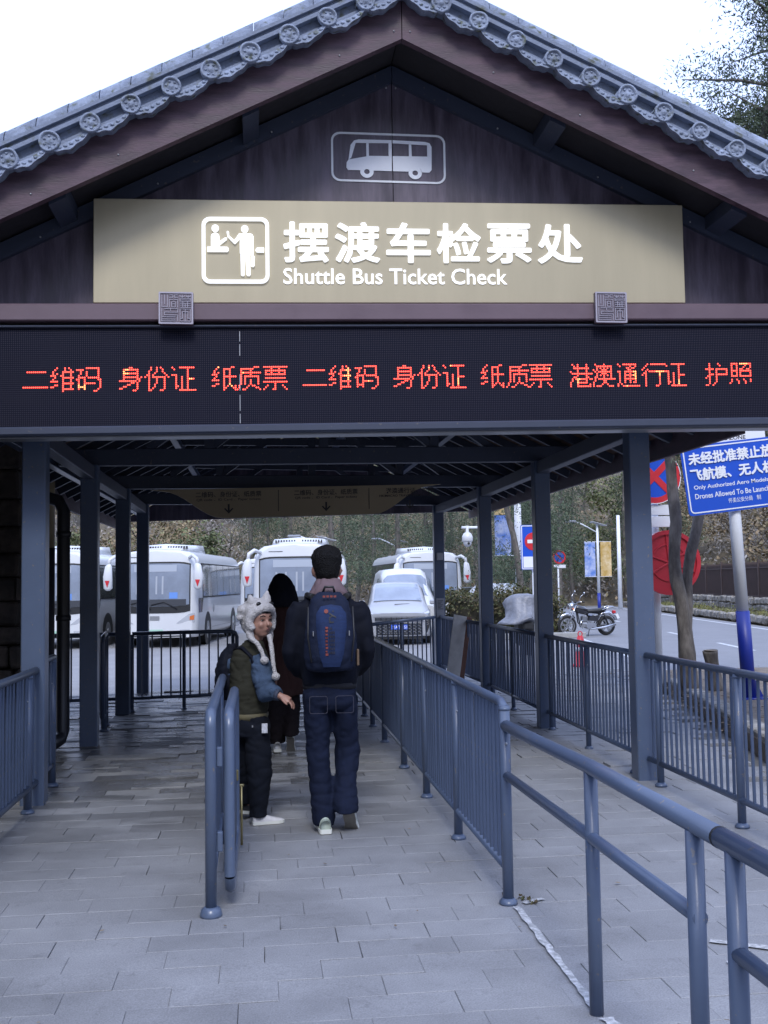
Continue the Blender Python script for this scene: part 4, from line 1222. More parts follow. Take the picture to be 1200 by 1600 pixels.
for i in range(85):
    z = rj.uniform(5.6, 10.2); a = rj.uniform(0, 2*math.pi); L_ = rj.uniform(.5, 1.75)*(1.15-abs(z-7.6)/5)
    bx, by = 6.98+(z-6)*.08, 12.95; e = Vector((bx+L_*math.cos(a), by+L_*math.sin(a), z+rj.uniform(-.1, .5)))
    brs.tube([(bx, by, z-.25), (bx+(e.x-bx)*.5, by+(e.y-by)*.5, z), tuple(e)], [.03, .018, .006], 6)
    for t in (.35, .6, .8, 1.0):
        for q in range(2):
            cs.append(((bx+(e.x-bx)*t+rj.gauss(0, .1), by+(e.y-by)*t+rj.gauss(0, .1), z+(e.z-z)*t+rj.gauss(0, .12)), rj.uniform(.7, 1.2)))
# sprays round the thin trunk tops by the sign
for i in range(16): cs.append(((4.98+rj.gauss(0, .16), 12.35+rj.gauss(0, .15), 3.25+rj.uniform(-.1, .6)), .7))
for i in range(7): cs.append(((5.22+rj.gauss(0, .08), 12.3+rj.gauss(0, .1), 2.95+rj.gauss(0, .18)), .45))
brs.build('branch', BARK, jt)
leaves('crown', L_JUN, cs, 110, .15, .06, jt, seed=4, aspect=.3)
st = thing('tree_stump', (5.52, 12.5, .12), 'short sawn tree stump beside the juniper trunk', 'stump')
limb([(5.53, 12.5, .1), (5.50, 12.5, .45), (5.48, 12.5, .62)], [.10, .08, .085], 12, 5).build('stump_wood', BARK, st)
MB().tube([(5.48, 12.5, .62), (5.48, 12.5, .628)], .078, 12).build('sawn_face', mat('sawn_wood', (.22, .18, .13), .8, var=.2, scale=20), st)

def crown_mesh(kind, seed):
    rr = random.Random(seed); cs = []
    if kind in ('autumn', 'olive', 'grey'):
        for i in range(46):
            d = Vector((rr.gauss(0, 1), rr.gauss(0, 1), rr.gauss(0, 1))).normalized()*rr.uniform(.55, 1)
            cs.append(((d.x*2.3, d.y*2.3, 3.1+d.z*2.0), rr.uniform(.6, 1.2)))
        mt = {'autumn': L_AUT, 'olive': L_OLV, 'grey': L_GRY}[kind]
        return leaves('crown', mt, cs, 72 if kind != 'grey' else 50, .38, .20, None, seed=seed, aspect=.6 if kind != 'grey' else .16)
    if kind == 'pine':
        for i in range(60):
            z = rr.uniform(2.0, 9.5); r_ = (1-(z-1.5)/9.5)*2.0+.4; a = rr.uniform(0, 6.28); q = rr.uniform(.25, 1)
            cs.append(((r_*q*math.cos(a), r_*q*math.sin(a), z-.3*q), rr.uniform(.7, 1.2)))
        return leaves('crown', L_PIN, cs, 125, .34, .15, None, seed=seed, aspect=.22)
protos = {}
def proto(kind, seed, nm, trunk):
    t = thing(nm, (0, 0, 0), 'x', 'tree', None, local=True)
    cr = crown_mesh(kind, seed); cr.parent = t
    tr = trunk.build('trunk', BARK, t); protos.setdefault(kind, []).append(t); return t
for k, (kind, seed) in enumerate((('autumn', 1), ('autumn', 2), ('olive', 3), ('grey', 4), ('grey', 8), ('pine', 5), ('pine', 6))):
    if kind == 'pine': tr = limb([(0, 0, -.3), (.15, 0, 3), (.05, .1, 6), (0, 0, 9)], [.17, .14, .10, .03], 8, k)
    else:
        tr = limb([(0, 0, -.4), (.1, 0, 1.2), (-.1, .1, 2.6)], [.11, .09, .05], 7, k)
        for a in range(6):
            tr.tube([(0, 0, 1+.2*a), (math.cos(a)*1.1, math.sin(a)*1.1, 2.6+.2*a), (math.cos(a*1.3)*1.7, math.sin(a*1.3)*1.7, 4)], [.05, .03, .01], 5)
    proto(kind, seed, {'autumn': 'autumn_tree', 'olive': 'green_tree', 'grey': 'bare_tree', 'pine': 'pine_tree'}[kind], tr)
LB = {'autumn': ('brown leaved autumn tree on the wooded hillside', 'autumn trees on the hillside'), 'olive': ('olive green tree on the wooded hillside', 'green trees on the hillside'),
      'grey': ('grey nearly bare tree on the wooded hillside', 'bare trees on the hillside'), 'pine': ('dark green pine behind the parking lot', 'pines behind the parking lot')}
used = set(); rt_ = random.Random(21)
def plant(kind, x, y, s, z=None, lean=0, label=None):
    pr = rt_.choice(protos[kind])
    if pr.name not in used: o = pr; used.add(pr.name)
    else: o = copy_tree(pr)
    o.location = (x, y, hill_h(x, y) if z is None else z); o.rotation_euler = (rt_.gauss(0, .04), lean+rt_.gauss(0, .04), rt_.uniform(0, 6.28) if not lean else 0)
    o.scale = (s*rt_.uniform(.9, 1.15),)*2+(s*rt_.uniform(.85, 1.15),)
    lb = LB[kind]; o['label'] = label or lb[0]
    if label is None: o['group'] = lb[1]
    elif 'group' in o: del o['group']
    return o
# far slope behind the parking lot
for row, (yy, n_) in enumerate(((66, 13), (72, 13), (79, 13), (88, 13), (99, 12))):
    for i in range(n_):
        x = -38+i*(76/(n_-1))*(1+row*.08)+rt_.uniform(-2, 2); y = yy-.18*x+rt_.uniform(-2, 2)
        if row == 0 and x > -3: kind = 'pine'
        elif row in (1, 2) and x > -2: kind = 'pine' if rt_.random() < .7 else 'olive'
        else: kind = rt_.choice(['autumn', 'autumn', 'olive', 'grey', 'autumn', 'grey'])
        if x > 24 and row < 2: continue
        plant(kind, x, y, rt_.uniform(.85, 1.25)*(1 if kind != 'pine' else .95))
for i in range(9): plant('pine', -1+i*3.1+rt_.uniform(-1, 1), 68+rt_.uniform(-2, 3), rt_.uniform(.85, 1.15))
# slope across the road
for row, (dd, n_) in enumerate(((6, 11), (11, 11), (17, 10), (25, 9))):
    for i in range(n_):
        s_ = -16+i*(7.5)+rt_.uniform(-2, 2)
        p = Vector((18.6, 36, 0))+RN*(dd+rt_.uniform(-1.5, 1.5))+RD*s_
        plant(rt_.choice(['autumn', 'grey', 'olive', 'autumn', 'grey', 'autumn']), p.x, p.y, rt_.uniform(.75, 1.15))
# brush on the slopes
bc = []
for i in range(900):
    x = rt_.uniform(-45, 48); y = rt_.uniform(58, 108)
    if hill_h(x, y) > -.2: bc.append(((x, y, hill_h(x, y)+.35), 1.6))
for i in range(700):
    x = rt_.uniform(-45, 30); y = 74-.25*x+rt_.uniform(-2, 7)+1; bc.append(((x, y, max(hill_h(x, y), -.3)+rt_.uniform(.3, 1.6)), 1.7))
for i in range(500):
    p = Vector((18.6, 36, 0))+RN*rt_.uniform(3.6, 28)+RD*rt_.uniform(-22, 60); bc.append(((p.x, p.y, hill_h(p.x, p.y)+.3), 1.4))
tag(leaves('hillside_brush', L_GRY, bc[::2], 30, .55, .34, None, seed=31, aspect=.35), 'dry grey brush covering the hillside', 'brush', kind='stuff')
tag(leaves('hillside_undergrowth', L_AUT, bc[1::2], 30, .55, .30, None, seed=32, aspect=.6), 'brown undergrowth covering the hillside', 'undergrowth', kind='stuff')
# pines by the bushes, right of the walkway
for (x, y, s, ln, lb) in ((8.9, 44, 1.0, .10, 'leaning dark pine behind the dome camera'), (9.2, 36, .85, -.17, 'leaning pine trunk right of the third column above the hedge'), (10.6, 41, 1.0, .05, 'dark pine in front of the tall banner pole'),
                       (12.2, 47, .9, .0, 'pine next to the small no parking sign'), (6.9, 56, 1.0, .03, 'dark pine behind the white coach on the right'), (3.6, 54, 1.1, 0, 'pine behind the silver minivan')):
    plant('pine', x, y, s, -.3, ln, lb)
# hedge
hg = thing('hedge', (7.6, 33.5, -.3), 'clipped brown green hedge beside the parked scooter', 'hedge')
hc = [((rt_.uniform(5.9, 9.6), rt_.uniform(32.6, 34.6), rt_.uniform(-.2, 1.15)), .8) for _ in range(420)]
leaves('foliage', L_HED, hc, 34, .16, .11, hg, seed=8, aspect=.6)
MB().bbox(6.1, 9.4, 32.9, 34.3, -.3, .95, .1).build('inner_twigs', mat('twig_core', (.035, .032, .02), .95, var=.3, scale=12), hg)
kb = structure(MB().bbox(5.6, 9.9, 31.6, 31.85, -.3, -.12, .02).build('hedge_kerb', CONC))
# weeds by the posts
wd = leaves('weed', L_HED, [((1.24, 5.05, .012), .35), ((1.27, 4.98, .01), .3), ((1.17, 5.12, .01), .25)], 16, .05, .028, None, seed=3); tag(wd, 'small green weed at the foot of the railing post', 'weed', kind='stuff')
dl = leaves('fallen_leaves', L_LIT, [((random.uniform(-1.3, 3.5), random.uniform(3.5, 9), .012), 1.0) for _ in range(26)], 1, .02, .035, None, seed=4)
for v in dl.data.vertices: v.co.z = .010+abs(v.co.z-.012)*.18
tag(dl, 'few dry leaves scattered on the paving', 'leaves', kind='stuff')

# ================================================================== VERGE ACROSS THE ROAD
gs = []
for i in range(900):
    d = rt_.uniform(1.35, 2.7); s_ = rt_.uniform(-14, 46); p = road_pt(d, s_, -.12); gs.append((p, .9))
tag(leaves('verge_grass', L_GRS, gs, 26, .16, .16, None, seed=41, aspect=.2), 'dry green grass strip on the far verge', 'grass', kind='stuff')
vg = structure(MB().add([road_pt(1.2, -60, -.06), road_pt(3.9, -60, .0), road_pt(3.9, 70, .0), road_pt(1.2, 70, -.06)], [(0, 1, 2, 3)]).build('far_verge', HILLM))
def stonewall(name, label, d, s0, s1, h, zb, n_rows, sw):
    w = thing(name, road_pt(d, s0, zb), label, 'wall')
    rs_ = random.Random(int(d*10)); cnt = 0; rest_ = MB()
    for rrow in range(n_rows):
        s_ = s0+rs_.uniform(-.2, 0)
        while s_ < s1:
            L_ = rs_.uniform(.6, 1.4)*sw; hh = h/n_rows
            a, c = road_pt(d+rs_.uniform(-.04, .04), s_+.02, 0), road_pt(d+rs_.uniform(-.04, .04), s_+L_-.02, 0); zc = zb+hh*(rrow+.5)+rs_.uniform(-.02, .03)
            mb = MB().beam((a[0], a[1], zc), (c[0], c[1], zc), .3, hh*.93, b=.05)
            mb.map(lambda v: v+Vector((noise.noise(v*5), noise.noise(v*5+Vector((9, 0, 0))), noise.noise(v*5+Vector((0, 9, 0)))))*.05)
            if cnt < 280 and s_ < 24: mb.build('stone', STONE, w); cnt += 1
            else: rest_.add(mb.v, mb.f)
            s_ += L_
    if rest_.v: tag(rest_.build('far_stones', STONE, w), kind='stuff')
    return w
stonewall('stone_kerb_wall', 'low rough stone kerb along the far edge of the road', 1.15, -14, 48, .32, -.3, 1, .5)
stonewall('dry_stone_wall', 'rubble stone wall below the brown fence across the road', 3.1, -14, 48, .62, -.05, 2, .5)
nf = thing('brown_fence', road_pt(3.5, -14, 0), 'brown slatted roadside fence above the rubble wall', 'fence')
FBR = mat('brown_slats', (.085, .06, .055), .8, var=.25, scale=3)
fm = MB(); s_ = -14
while s_ < 60:
    a = road_pt(3.5, s_, 0); fm.beam((a[0], a[1], .35), (a[0], a[1], 2.15), .075, .03, (0, 1, 0)); s_ += .125
tag(fm.build('fence_slats', FBR, nf), kind='stuff')
for s_ in range(-14, 60, 3):
    a = road_pt(3.45, s_, 0); MB().beam((a[0], a[1], .0), (a[0], a[1], 2.25), .10, .10, (0, 1, 0)).build('fence_post', FBR, nf)
for z in (.6, 1.9): MB().beam(road_pt(3.46, -14, z), road_pt(3.46, 60, z), .04, .06).build('fence_rail', FBR, nf)

# ================================================================== LAMPS, BANNERS, SMALL SIGNS, CAMERA
YEL = mat('banner_yellow', (.55, .36, .10), .6, var=.25, scale=2.2, col2=(.62, .50, .30)); BLB = mat('banner_blue', (.10, .22, .62), .6, var=.2, scale=2.0, col2=(.45, .50, .65))
def solar_lamp(x, y, h, label, banners=True, left=True):
    t = thing('street_lamp', (x, y, -.3), label, 'street lamp')
    MB().tube([(x, y, .8), (x, y, h)], [.075, .055], 12).build('upper_pole', POLEW, t)
    MB().tube([(x, y, -.3), (x, y, .799)], .08, 12).build('lower_pole', NAVY, t)
    MB().beam((x-.30, y-.1, h+.02), (x+.42, y+.05, h-.16), .42, .03).build('solar_panel', mat('solar_panel', (.45, .47, .5), .3, metal=.3), t)
    MB().tube([(x, y, h-.5), (x-.7, y, h-.12), (x-1.1, y, h+.05)], .03, 8).build('lamp_arm', POLEW, t)
    MB().bbox(x-1.6, x-1.05, y-.1, y+.1, h+.0, h+.10, .03).build('lamp_head', ALU, t)
    if banners:
        for s, mt in ((-1, BLB), (1, YEL)):
            MB().bbox(x+s*.40-.27, x+s*.40+.27, y-.01, y+.01, h-2.65, h-.95, .003).build('banner', mt, t)
            for z in (h-2.65, h-.95): MB().tube([(x, y, z), (x+s*.68, y, z)], .015, 6).build('banner_arm', POLEW, t)
    return t
solar_lamp(16.35, 50, 4.25, 'solar street lamp with banner pair across the road')
solar_lamp(7.9, 60, 3.9, 'solar street lamp with banner pair behind the white coach')
solar_lamp(2.75, 45, 3.45, 'solar street lamp just right of the middle coach roof', banners=False)
bp2 = thing('banner_pole', (9.3, 38, -.3), 'tall white pole with long yellow and blue vertical banner', 'banner pole')
MB().tube([(9.42, 38, -.3), (9.42, 38, 6)], .13, 14).build('pole', POLEW, bp2)
for z0, z1, mt in ((3.9, 5.6, YEL), (2.4, 3.88, BLB)): MB().bbox(8.55, 9.15, 37.99, 38.01, z0, z1, .003).build('banner', mt, bp2)
for z in (2.4, 5.6): MB().tube([(8.5, 38, z), (9.42, 38, z)], .02, 6).build('banner_arm', POLEW, bp2)
ne = thing('no_entry_sign', (8.1, 30, -.3), 'blue rectangular sign with red no entry disc behind second right column', 'road sign')
MB().tube([(7.9, 30.1, -.3), (7.9, 30.1, 3.1)], .05, 10).build('post', POLEW, ne)
MB().prism(rrect(7.51, 8.25, 1.80, 3.10, .04), 29.98, 30.0).build('sign_board', BLUE, ne)
MB().frame(rrect(7.525, 8.235, 1.815, 3.085, .04), rrect(7.55, 8.21, 1.84, 3.06, .03), 29.972, 29.979).build('sign_border', SIGNW, ne)
MB().prism(circ(7.88, 2.62, .26), 29.968, 29.9785).build('red_disc', RED, ne)
MB().box(7.70, 8.06, 29.962, 29.9675, 2.57, 2.67).build('white_bar', SIGNW, ne)
MB().box(7.57, 8.19, 29.968, 29.9785, 1.86, 2.18).build('white_panel', SIGNW, ne)
npk = thing('no_parking_sign', (12.66, 44, -.3), 'small round blue and red no parking sign on a thin post', 'road sign')
MB().tube([(12.62, 44, -.3), (12.62, 44, 2.1)], .035, 8).build('post', POLEW, npk)
MB().prism(circ(12.67, 2.45, .28, 28), 43.95, 43.97).build('sign_disc', BLUE, npk)
MB().frame(circ(12.67, 2.45, .29, 28), circ(12.67, 2.45, .215, 28), 43.94, 43.949).build('red_rim', RED, npk)
MB().beam((12.49, 43.944, 2.63), (12.85, 43.944, 2.27), .006, .05, (0, 0, 1)).build('red_bar', RED, npk)
MB().box(12.42, 12.94, 43.94, 43.96, 1.98, 2.12).build('supplementary_plate', SIGNW, npk)
wp = thing('utility_pole', (20.9, 60, 0), 'plain white utility pole on the slope across the road', 'pole')
MB().tube([(20.9, 60, -.3), (20.9, 60, 5.2)], [.14, .10], 10).build('pole', POLEW, wp)
wr = thing('overhead_wire', (10, 60, 6), 'thin overhead wires crossing in front of the hillside', 'wire')
for q, (z0, z1) in enumerate(((6.2, 9.8), (6.0, 9.2))): MB().tube([(11+i*1.5, 60, z0+(z1-z0)*i/8-.4*math.sin(math.pi*i/8)) for i in range(9)], .018, 5).build('wire', mat('grey_wire', (.3, .3, .3), .6), wr)
dc = thing('dome_camera', (4.98, 24, -.3), 'white dome security camera hanging from a post arm', 'security camera')
MB().tube([(5.12, 24, -.3), (5.12, 24, 2.74)], .05, 12).build('post', POLEW, dc)
MB().tube([(5.14, 24, 2.74), (4.62, 24, 2.74)], .03, 10).build('arm', POLEW, dc)
MB().loft([((4.75, 24, 2.40), .10, .10, 0), ((4.75, 24, 2.44), .125, .125, 0), ((4.75, 24, 2.53), .125, .125, 0), ((4.75, 24, 2.60), .09, .09, 0), ((4.75, 24, 2.64), .035, .035, 0), ((4.75, 24, 2.78), .035, .035, 0)], 20).build('housing', WHITEV, dc)
MB().ball((4.75, 24, 2.40), .10, .10, .11).build('dome', mat('pale_dome', (.5, .52, .55), .2), dc)
MB().ball((4.76, 23.905, 2.37), .03, .02, .03).build('lens', BLACK, dc)
br = thing('warning_bollard', (6.6, 21.5, -.3), 'red plastic bollard with ring handle by the motorcycle', 'bollard')
REDB = mat('bollard_red', (.6, .03, .04), .4)
MB().loft([((6.6, 21.5, -.3), .19, .19, 0), ((6.6, 21.5, -.25), .19, .19, 0), ((6.6, 21.5, -.24), .115, .115, 0), ((6.6, 21.5, .22), .078, .078, 0), ((6.6, 21.5, .33), .062, .062, 0)], 18).build('bollard_body', REDB, br)
MB().tube([(6.6+.045*math.sin(a), 21.5, .375-.05*math.cos(a)) for a in [i*math.pi/8 for i in range(17)]], .012, 8, caps=False).build('ring_handle', REDB, br)
MB().loft([((6.6, 21.5, .02), .099, .099, 0), ((6.6, 21.5, .10), .092, .092, 0)], 18).build('pale_band', SIGNW, br)
# ================================================================== VEHICLES (local axes: nose towards -Y, origin under the nose)
def hull(stations, m=6, bow=None, cap_end=True):
    """stations: list of (y, [(half width, z), ...]) with equal counts; front cap bowed by bow(x, z)"""
    mb = MB(); K = len(stations[0][1]); vs = []; fs = []
    for y, pr in stations:
        for s in (-1, 1):
            for w, z in pr:
                vs.append((s*w, y + (bow(s*w, z) if bow else 0)*max(0, 1-y/1.2), z))
    for i in range(len(stations)-1):
        a = i*2*K; b_ = (i+1)*2*K
        for k in range(K-1):
            fs.append((a+k, a+k+1, b_+k+1, b_+k)); fs.append((a+K+k, b_+K+k, b_+K+k+1, a+K+k+1))
        fs.append((a, b_, b_+K, a+K)); fs.append((a+K-1, a+2*K-1, b_+2*K-1, b_+K-1))
    mb.add(vs, fs, True)
    y, pr = stations[0]; vs = []; fs = []
    for k, (w, z) in enumerate(pr):
        for i in range(m+1):
            x = -w+2*w*i/m; vs.append((x, y+(bow(x, z) if bow else 0), z))
    for k in range(K-1):
        for i in range(m): a = k*(m+1)+i; fs.append((a, a+1, a+m+2, a+m+1))
    mb.add(vs, fs, True)
    y, pr = stations[-1]; k0 = [(-w, y, z) for w, z in pr]+[(w, y, z) for w, z in reversed(pr)]
    mb.add(k0, [tuple(range(len(k0)))])
    return mb
def patch(x0, x1, z0, z1, bow, off=.012, nx=8, nz=4, taper=0, thick=.0, round_=0):
    mb = MB(); vs = []; fs = []
    for j in range(nz+1):
        z = z0+(z1-z0)*j/nz; t = taper*j/nz
        for i in range(nx+1):
            u = i/nx; x = (x0+t)+(x1-t-x0-t)*u
            zz = z
            if round_: e = abs(2*u-1)**6*round_; zz = z - e*(1 if j > nz/2 else -1)
            vs.append((x, bow(x, zz)-off, zz))
    for j in range(nz):
        for i in range(nx): a = j*(nx+1)+i; fs.append((a, a+1, a+nx+2, a+nx+1))
    mb.add(vs, fs, True); return mb
def wscreen(st, idx, k0, rng, bow, sh_=.96, off=.014):
    # windscreen laid over the hull between the given stations
    rows = []
    for q in range(13):
        t = (rng[0]+(rng[1]-rng[0])*q/12)*(len(idx)-1); i = min(int(t), len(idx)-2); u = t-i
        a, b_ = st[idx[i]], st[idx[i+1]]; y = a[0]*(1-u)+b_[0]*u
        half = [(pa[0]*(1-u)+pb[0]*u, pa[1]*(1-u)+pb[1]*u) for pa, pb in zip(a[1][k0:], b_[1][k0:])]
        rows.append((y, [(-w, z) for w, z in half]+[(w, z) for w, z in reversed(half[:-1])]))
    vs = []; fs = []; n = len(rows[0][1])
    for y, pr in rows:
        for x, z in pr: vs.append((x*sh_, y+bow(x, z)*max(0, 1-y/1.2)-off, z+off))
    for j in range(12):
        for i in range(n-1): a = j*n+i; fs.append((a, a+1, a+n+1, a+n))
    return MB().add(vs, fs, True)
def wheel_at(t, x, y, r, w, name='wheel'):
    s = 1 if x > 0 else -1
    h = MB().tube([(x-s*w, y, r), (x-s*w*.9, y, r), (x-s*w*.1, y, r), (x, y, r)], [r*.92, r, r, r*.93], 24).build(name, RUBBER, t)
    MB().tube([(x-s*.01, y, r), (x+s*.012, y, r)], [r*.62, r*.58], 20).build('rim', ALU, h)
    MB().tube([(x+s*.01, y, r), (x+s*.03, y, r)], [r*.2, r*.16], 10).build('hub', ALU, h)
def coach(label, loc, rz, H=2.82, ac=True, mirror=True, red=True):
    t = thing('coach_bus', (0, 0, 0), label, 'coach', 'white coaches in the parking lot', local=True)
    W = 1.225; L = 8.6
    def bow(x, z): return .13*(abs(x)/W)**2.4 + .20*max(0, (z-1.0)/2.0)**1.7
    base = [(W*.96, .30), (W, .42), (W, 1.1), (W*.99, 1.7), (W*.965, 2.3), (W*.93, H-.30), (W*.87, H-.14), (W*.74, H-.04), (W*.45, H+.01), (0.001, H+.03)]
    def ins(d): return [(max(.001, w-d*(1 if w > .3 else 0)), z-(d*.25 if z > 2 else 0)) for w, z in base]
    st = [(0, ins(.17)), (.05, ins(.08)), (.14, ins(.03)), (.3, base), (.4, base), (1.2, base), (4.0, base), (L-.5, base), (L-.2, base), (L, ins(.08))]
    hull(st, 10, bow).build('body', WHITEV, t)
    # windscreen with black surround
    patch(-1.02, 1.02, 1.00, H-.33, bow, .010, 12, 8, .0, round_=.06).build('windscreen_frame', BLACK, t)
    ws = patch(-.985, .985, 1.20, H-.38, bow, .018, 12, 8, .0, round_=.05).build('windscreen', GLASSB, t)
    patch(-.62, .62, H-.62, H-.42, bow, .022, 6, 1).build('destination_board', mat('pale_board', (.36, .40, .46), .3), ws)
    patch(-.9, .9, 1.21, 1.40, bow, .023, 8, 1).build('dashboard', mat('dark_dash', (.045, .05, .06), .4), ws)
    for x in (-.55, -.28, .02, .2): patch(x, x+.05, 1.55, H-.75, bow, .021, 1, 3).build('curtain_edge', mat('curtain_glimpse', (.34, .37, .42), .5), ws)
    patch(.42, .66, 1.42, 1.60, bow, .024, 2, 1).build('blue_notice', mat('blue_card', (.12, .26, .62), .5), ws)
    for a, c in ((-.1, -.85), (.65, -.1)):
        mb = MB(); mb.tube([(a, bow(a, 1.14)-.04, 1.12), ((a+c)/2, bow((a+c)/2, 1.3)-.045, 1.33), (c, bow(c, 1.3)-.045, 1.24)], .014, 6)
        mb.build('wiper', BLACK, t)
    patch(-.14, .14, .80, .92, bow, .012, 4, 2).build('badge_plate', ALU, t)
    for s in (-1, 1):
        hl = MB(); vs = []
        for (x, z) in ((.62, .70), (1.13, .74), (1.15, 1.0), (.98, .97), (.8, .84)): vs.append((s*x, bow(x, z)-.014 + (.02 if x > 1.1 else 0), z))
        hl.add(vs, [(0, 1, 2, 3, 4)]).build('headlight', LAMP, t)
        MB().add([(s*1.0, bow(1, .9)-.02, .80), (s*1.12, bow(1.1, .9)-.01, .80), (s*1.13, bow(1.1, .98)-.01, .94), (s*1.0, bow(1, .98)-.02, .9)], [(0, 1, 2, 3)]).build('turn_lens', ORANGE, t)
        patch(*(sorted((s*.72, s*1.0))), .42, .52, bow, .012, 2, 1).build('fog_lamp', LAMP, t)
    MB().box(-.24, .24, bow(0, .5)-.02, bow(0, .5)-.008, .40, .53).build('number_plate', mat('green_white_plate', (.35, .58, .45), .5), t)
    patch(-.9, .9, .32, .36, bow, .012, 4, 1).build('lower_slot', BLACK, t)
    patch(-.75, -.35, H-.2, H-.185, bow, .012, 2, 1).build('roof_groove', BLACK, t)
    # side glass
    for s in (-1, 1):
        MB().box(*sorted((s*W*.975, s*(W+.004))), .95, L-.25, 1.42, 2.45).map(lambda v: Vector((v.x*(1-.03*(v.z-1.42)), v.y, v.z))).build('side_glass_band', BLACK, t)
        n_ = 6
        for k in range(n_):
            y0 = 1.0+(L-1.3)*k/n_; y1 = y0+(L-1.3)/n_-.05
            MB().box(*sorted((s*W, s*(W+.012))), y0, y1, 1.46, 2.41).map(lambda v: Vector((v.x*(1-.03*(v.z-1.42)), v.y, v.z))).build('side_window', GLASSD, t)
        for y in (1.75, L-2.0):
            MB().tube([(s*(W-.01), y, .46), (s*(W+.006), y, .46)], [.55, .53], 24).build('wheel_arch', BLACK, t); wheel_at(t, s*(W+.0), y, .45, .28)
        MB().box(*sorted((s*W, s*(W+.006))), .34, 1.28, .45, 1.40).build('door_panel' if s < 0 else 'driver_side_panel', GLASSD if s > 0 else BLACK, t) if s < 0 else MB().prism([(.34, 1.0), (.8, 1.0), (1.0, 1.42), (.34, 1.42)], W*.995, W+.006, plane='yz').build('driver_window', GLASSD, t)
        MB().box(*sorted((s*W, s*(W+.004))), 2.5, L-2.7, .50, .505).build('locker_line', BLACK, t)
        MB().tube([(s*(W+.0), 2.75, 1.08), (s*(W+.008), 2.75, 1.08)], [.13, .12], 16).map(lambda v: v).build('fuel_flap', ALU, t)
    if ac:
        hh = H+.24
        pod = hull([(1.1, [(.55, H-.02), (.50, H+.06), (.001, H+.08)]), (1.5, [(.82, H-.04), (.72, hh-.05), (.001, hh)]), (3.6, [(.82, H-.04), (.74, hh), (.001, hh+.03)]), (4.2, [(.7, H-.04), (.4, H+.06), (.001, H+.08)])], 4, None)
        pd = pod.build('roof_unit', WHITEV, t)
        lv = MB()
        for i in range(18):
            x = -.66+i*.078; 
            if abs(x) < .05: continue
            lv.box(x, x+.03, 1.20, 1.36, H+.075, H+.16)
        tag(lv.build('louvre_slots', BLACK, pd), kind='stuff')
    if mirror:
        for s in (-1, 1):
            arm = MB().tube([(s*.98, .18, H-.22), (s*1.12, -.06, H-.16), (s*1.26, -.16, H-.26), (s*1.29, -.18, H-.45)], [.05, .055, .055, .05], 10).build('mirror_arm', WHITEV, t)
            ms = MB().loft([((s*1.30, -.2, H-1.15), .05, .05, 0), ((s*1.30, -.2, H-1.08), .13, .08, 0), ((s*1.31, -.2, H-.75), .135, .09, 0), ((s*1.29, -.19, H-.45), .10, .07, 0), ((s*1.27, -.18, H-.38), .04, .04, 0)], 14)
            mm_ = ms.build('mirror', WHITEV, arm)
            if red: MB().add([(s*1.30-.07, -.295, H-.86), (s*1.30, -.30, H-.92), (s*1.30+.07, -.295, H-.86), (s*1.30, -.30, H-1.06)], [(0, 1, 2), (0, 2, 3)]).build('red_mark', RED, t)
    t.location = loc; t.rotation_euler = (0, 0, rz); return t
b1 = coach('white coach second from left, red arrow mark on its mirror', (-3.05, 31.2, -.3), R(-7.5))
def again(o, loc, rz, label, sc=(1, 1, 1)):
    c = copy_tree(o); c.location = loc; c.rotation_euler = (0, 0, rz); c.scale = sc; c['label'] = label; return c
again(b1, (-6.1, 31.6, -.3), R(-8), 'leftmost white coach, seen between the dark columns')
again(b1, (.95, 29.6, -.3), R(-6.5), 'white coach in the middle behind the hooded person and the backpack man', (1, 1, 1.03))
again(b1, (.35, 42.5, -.3), R(-6), 'white coach farthest back, glimpsed between the two nearer coaches')
b5 = again(b1, (6.35, 39.2, -.3), R(1), 'white coach at right, behind the vans and the fourth column', (1.02, 1, 1.03))

# ---- silver people carrier
mv = thing('minivan', (0, 0, 0), 'silver people carrier with wide chrome grille and blue number plate', 'minivan', local=True)
W = .965
def mbow(x, z): return .20*(abs(x)/W)**2.6 + (.0 if z < .75 else .0)
def prof(top, ws, wr): return [(W*.94, .24), (W, .38), (W, .72), (W*.985, .92), (ws, min(1.05, top-.02)), (wr, max(1.06, top-.12)), (wr*.86, top-.02), (wr*.5, top), (.001, top+.012)]
st = [(0, [(W*.80, .24), (W*.86, .38), (W*.86, .66), (W*.84, .84), (W*.80, .88), (W*.7, .90), (W*.5, .915), (W*.3, .92), (.001, .925)]),
      (.22, [(W*.93, .24), (W*.97, .38), (W*.97, .70), (W*.95, .90), (W*.9, .94), (W*.8, .96), (W*.6, .98), (W*.4, .985), (.001, .99)]),
      (.95, [(W*.95, .24), (W, .38), (W, .72), (W*.985, .96), (W*.93, 1.04), (W*.88, 1.06), (W*.75, 1.085), (W*.5, 1.095), (.001, 1.10)]),
      (1.35, prof(1.32, W*.93, W*.86)), (1.75, prof(1.62, W*.93, W*.80)), (2.1, prof(1.76, W*.93, W*.78)), (2.7, prof(1.80, W*.93, W*.77)), (4.6, prof(1.79, W*.93, W*.77)), (5.0, prof(1.6, W*.90, W*.72))]
hull(st, 10, mbow).build('body', SILVERV, mv)
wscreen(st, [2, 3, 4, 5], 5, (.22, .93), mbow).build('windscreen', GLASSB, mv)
MB().tube([(-.1, 1.02, 1.14), (.3, 1.06, 1.15), (.62, 1.14, 1.155)], .014, 6).build('wiper', BLACK, mv)
MB().bbox(-.09, .09, 1.80, 1.86, 1.60, 1.655, .01).build('rear_view_mirror', BLACK, mv)
def gy(x, z): return mbow(x, z)
patch(-.70, .70, .70, .79, gy, .05, 10, 1).build('upper_grille', BLACK, mv)
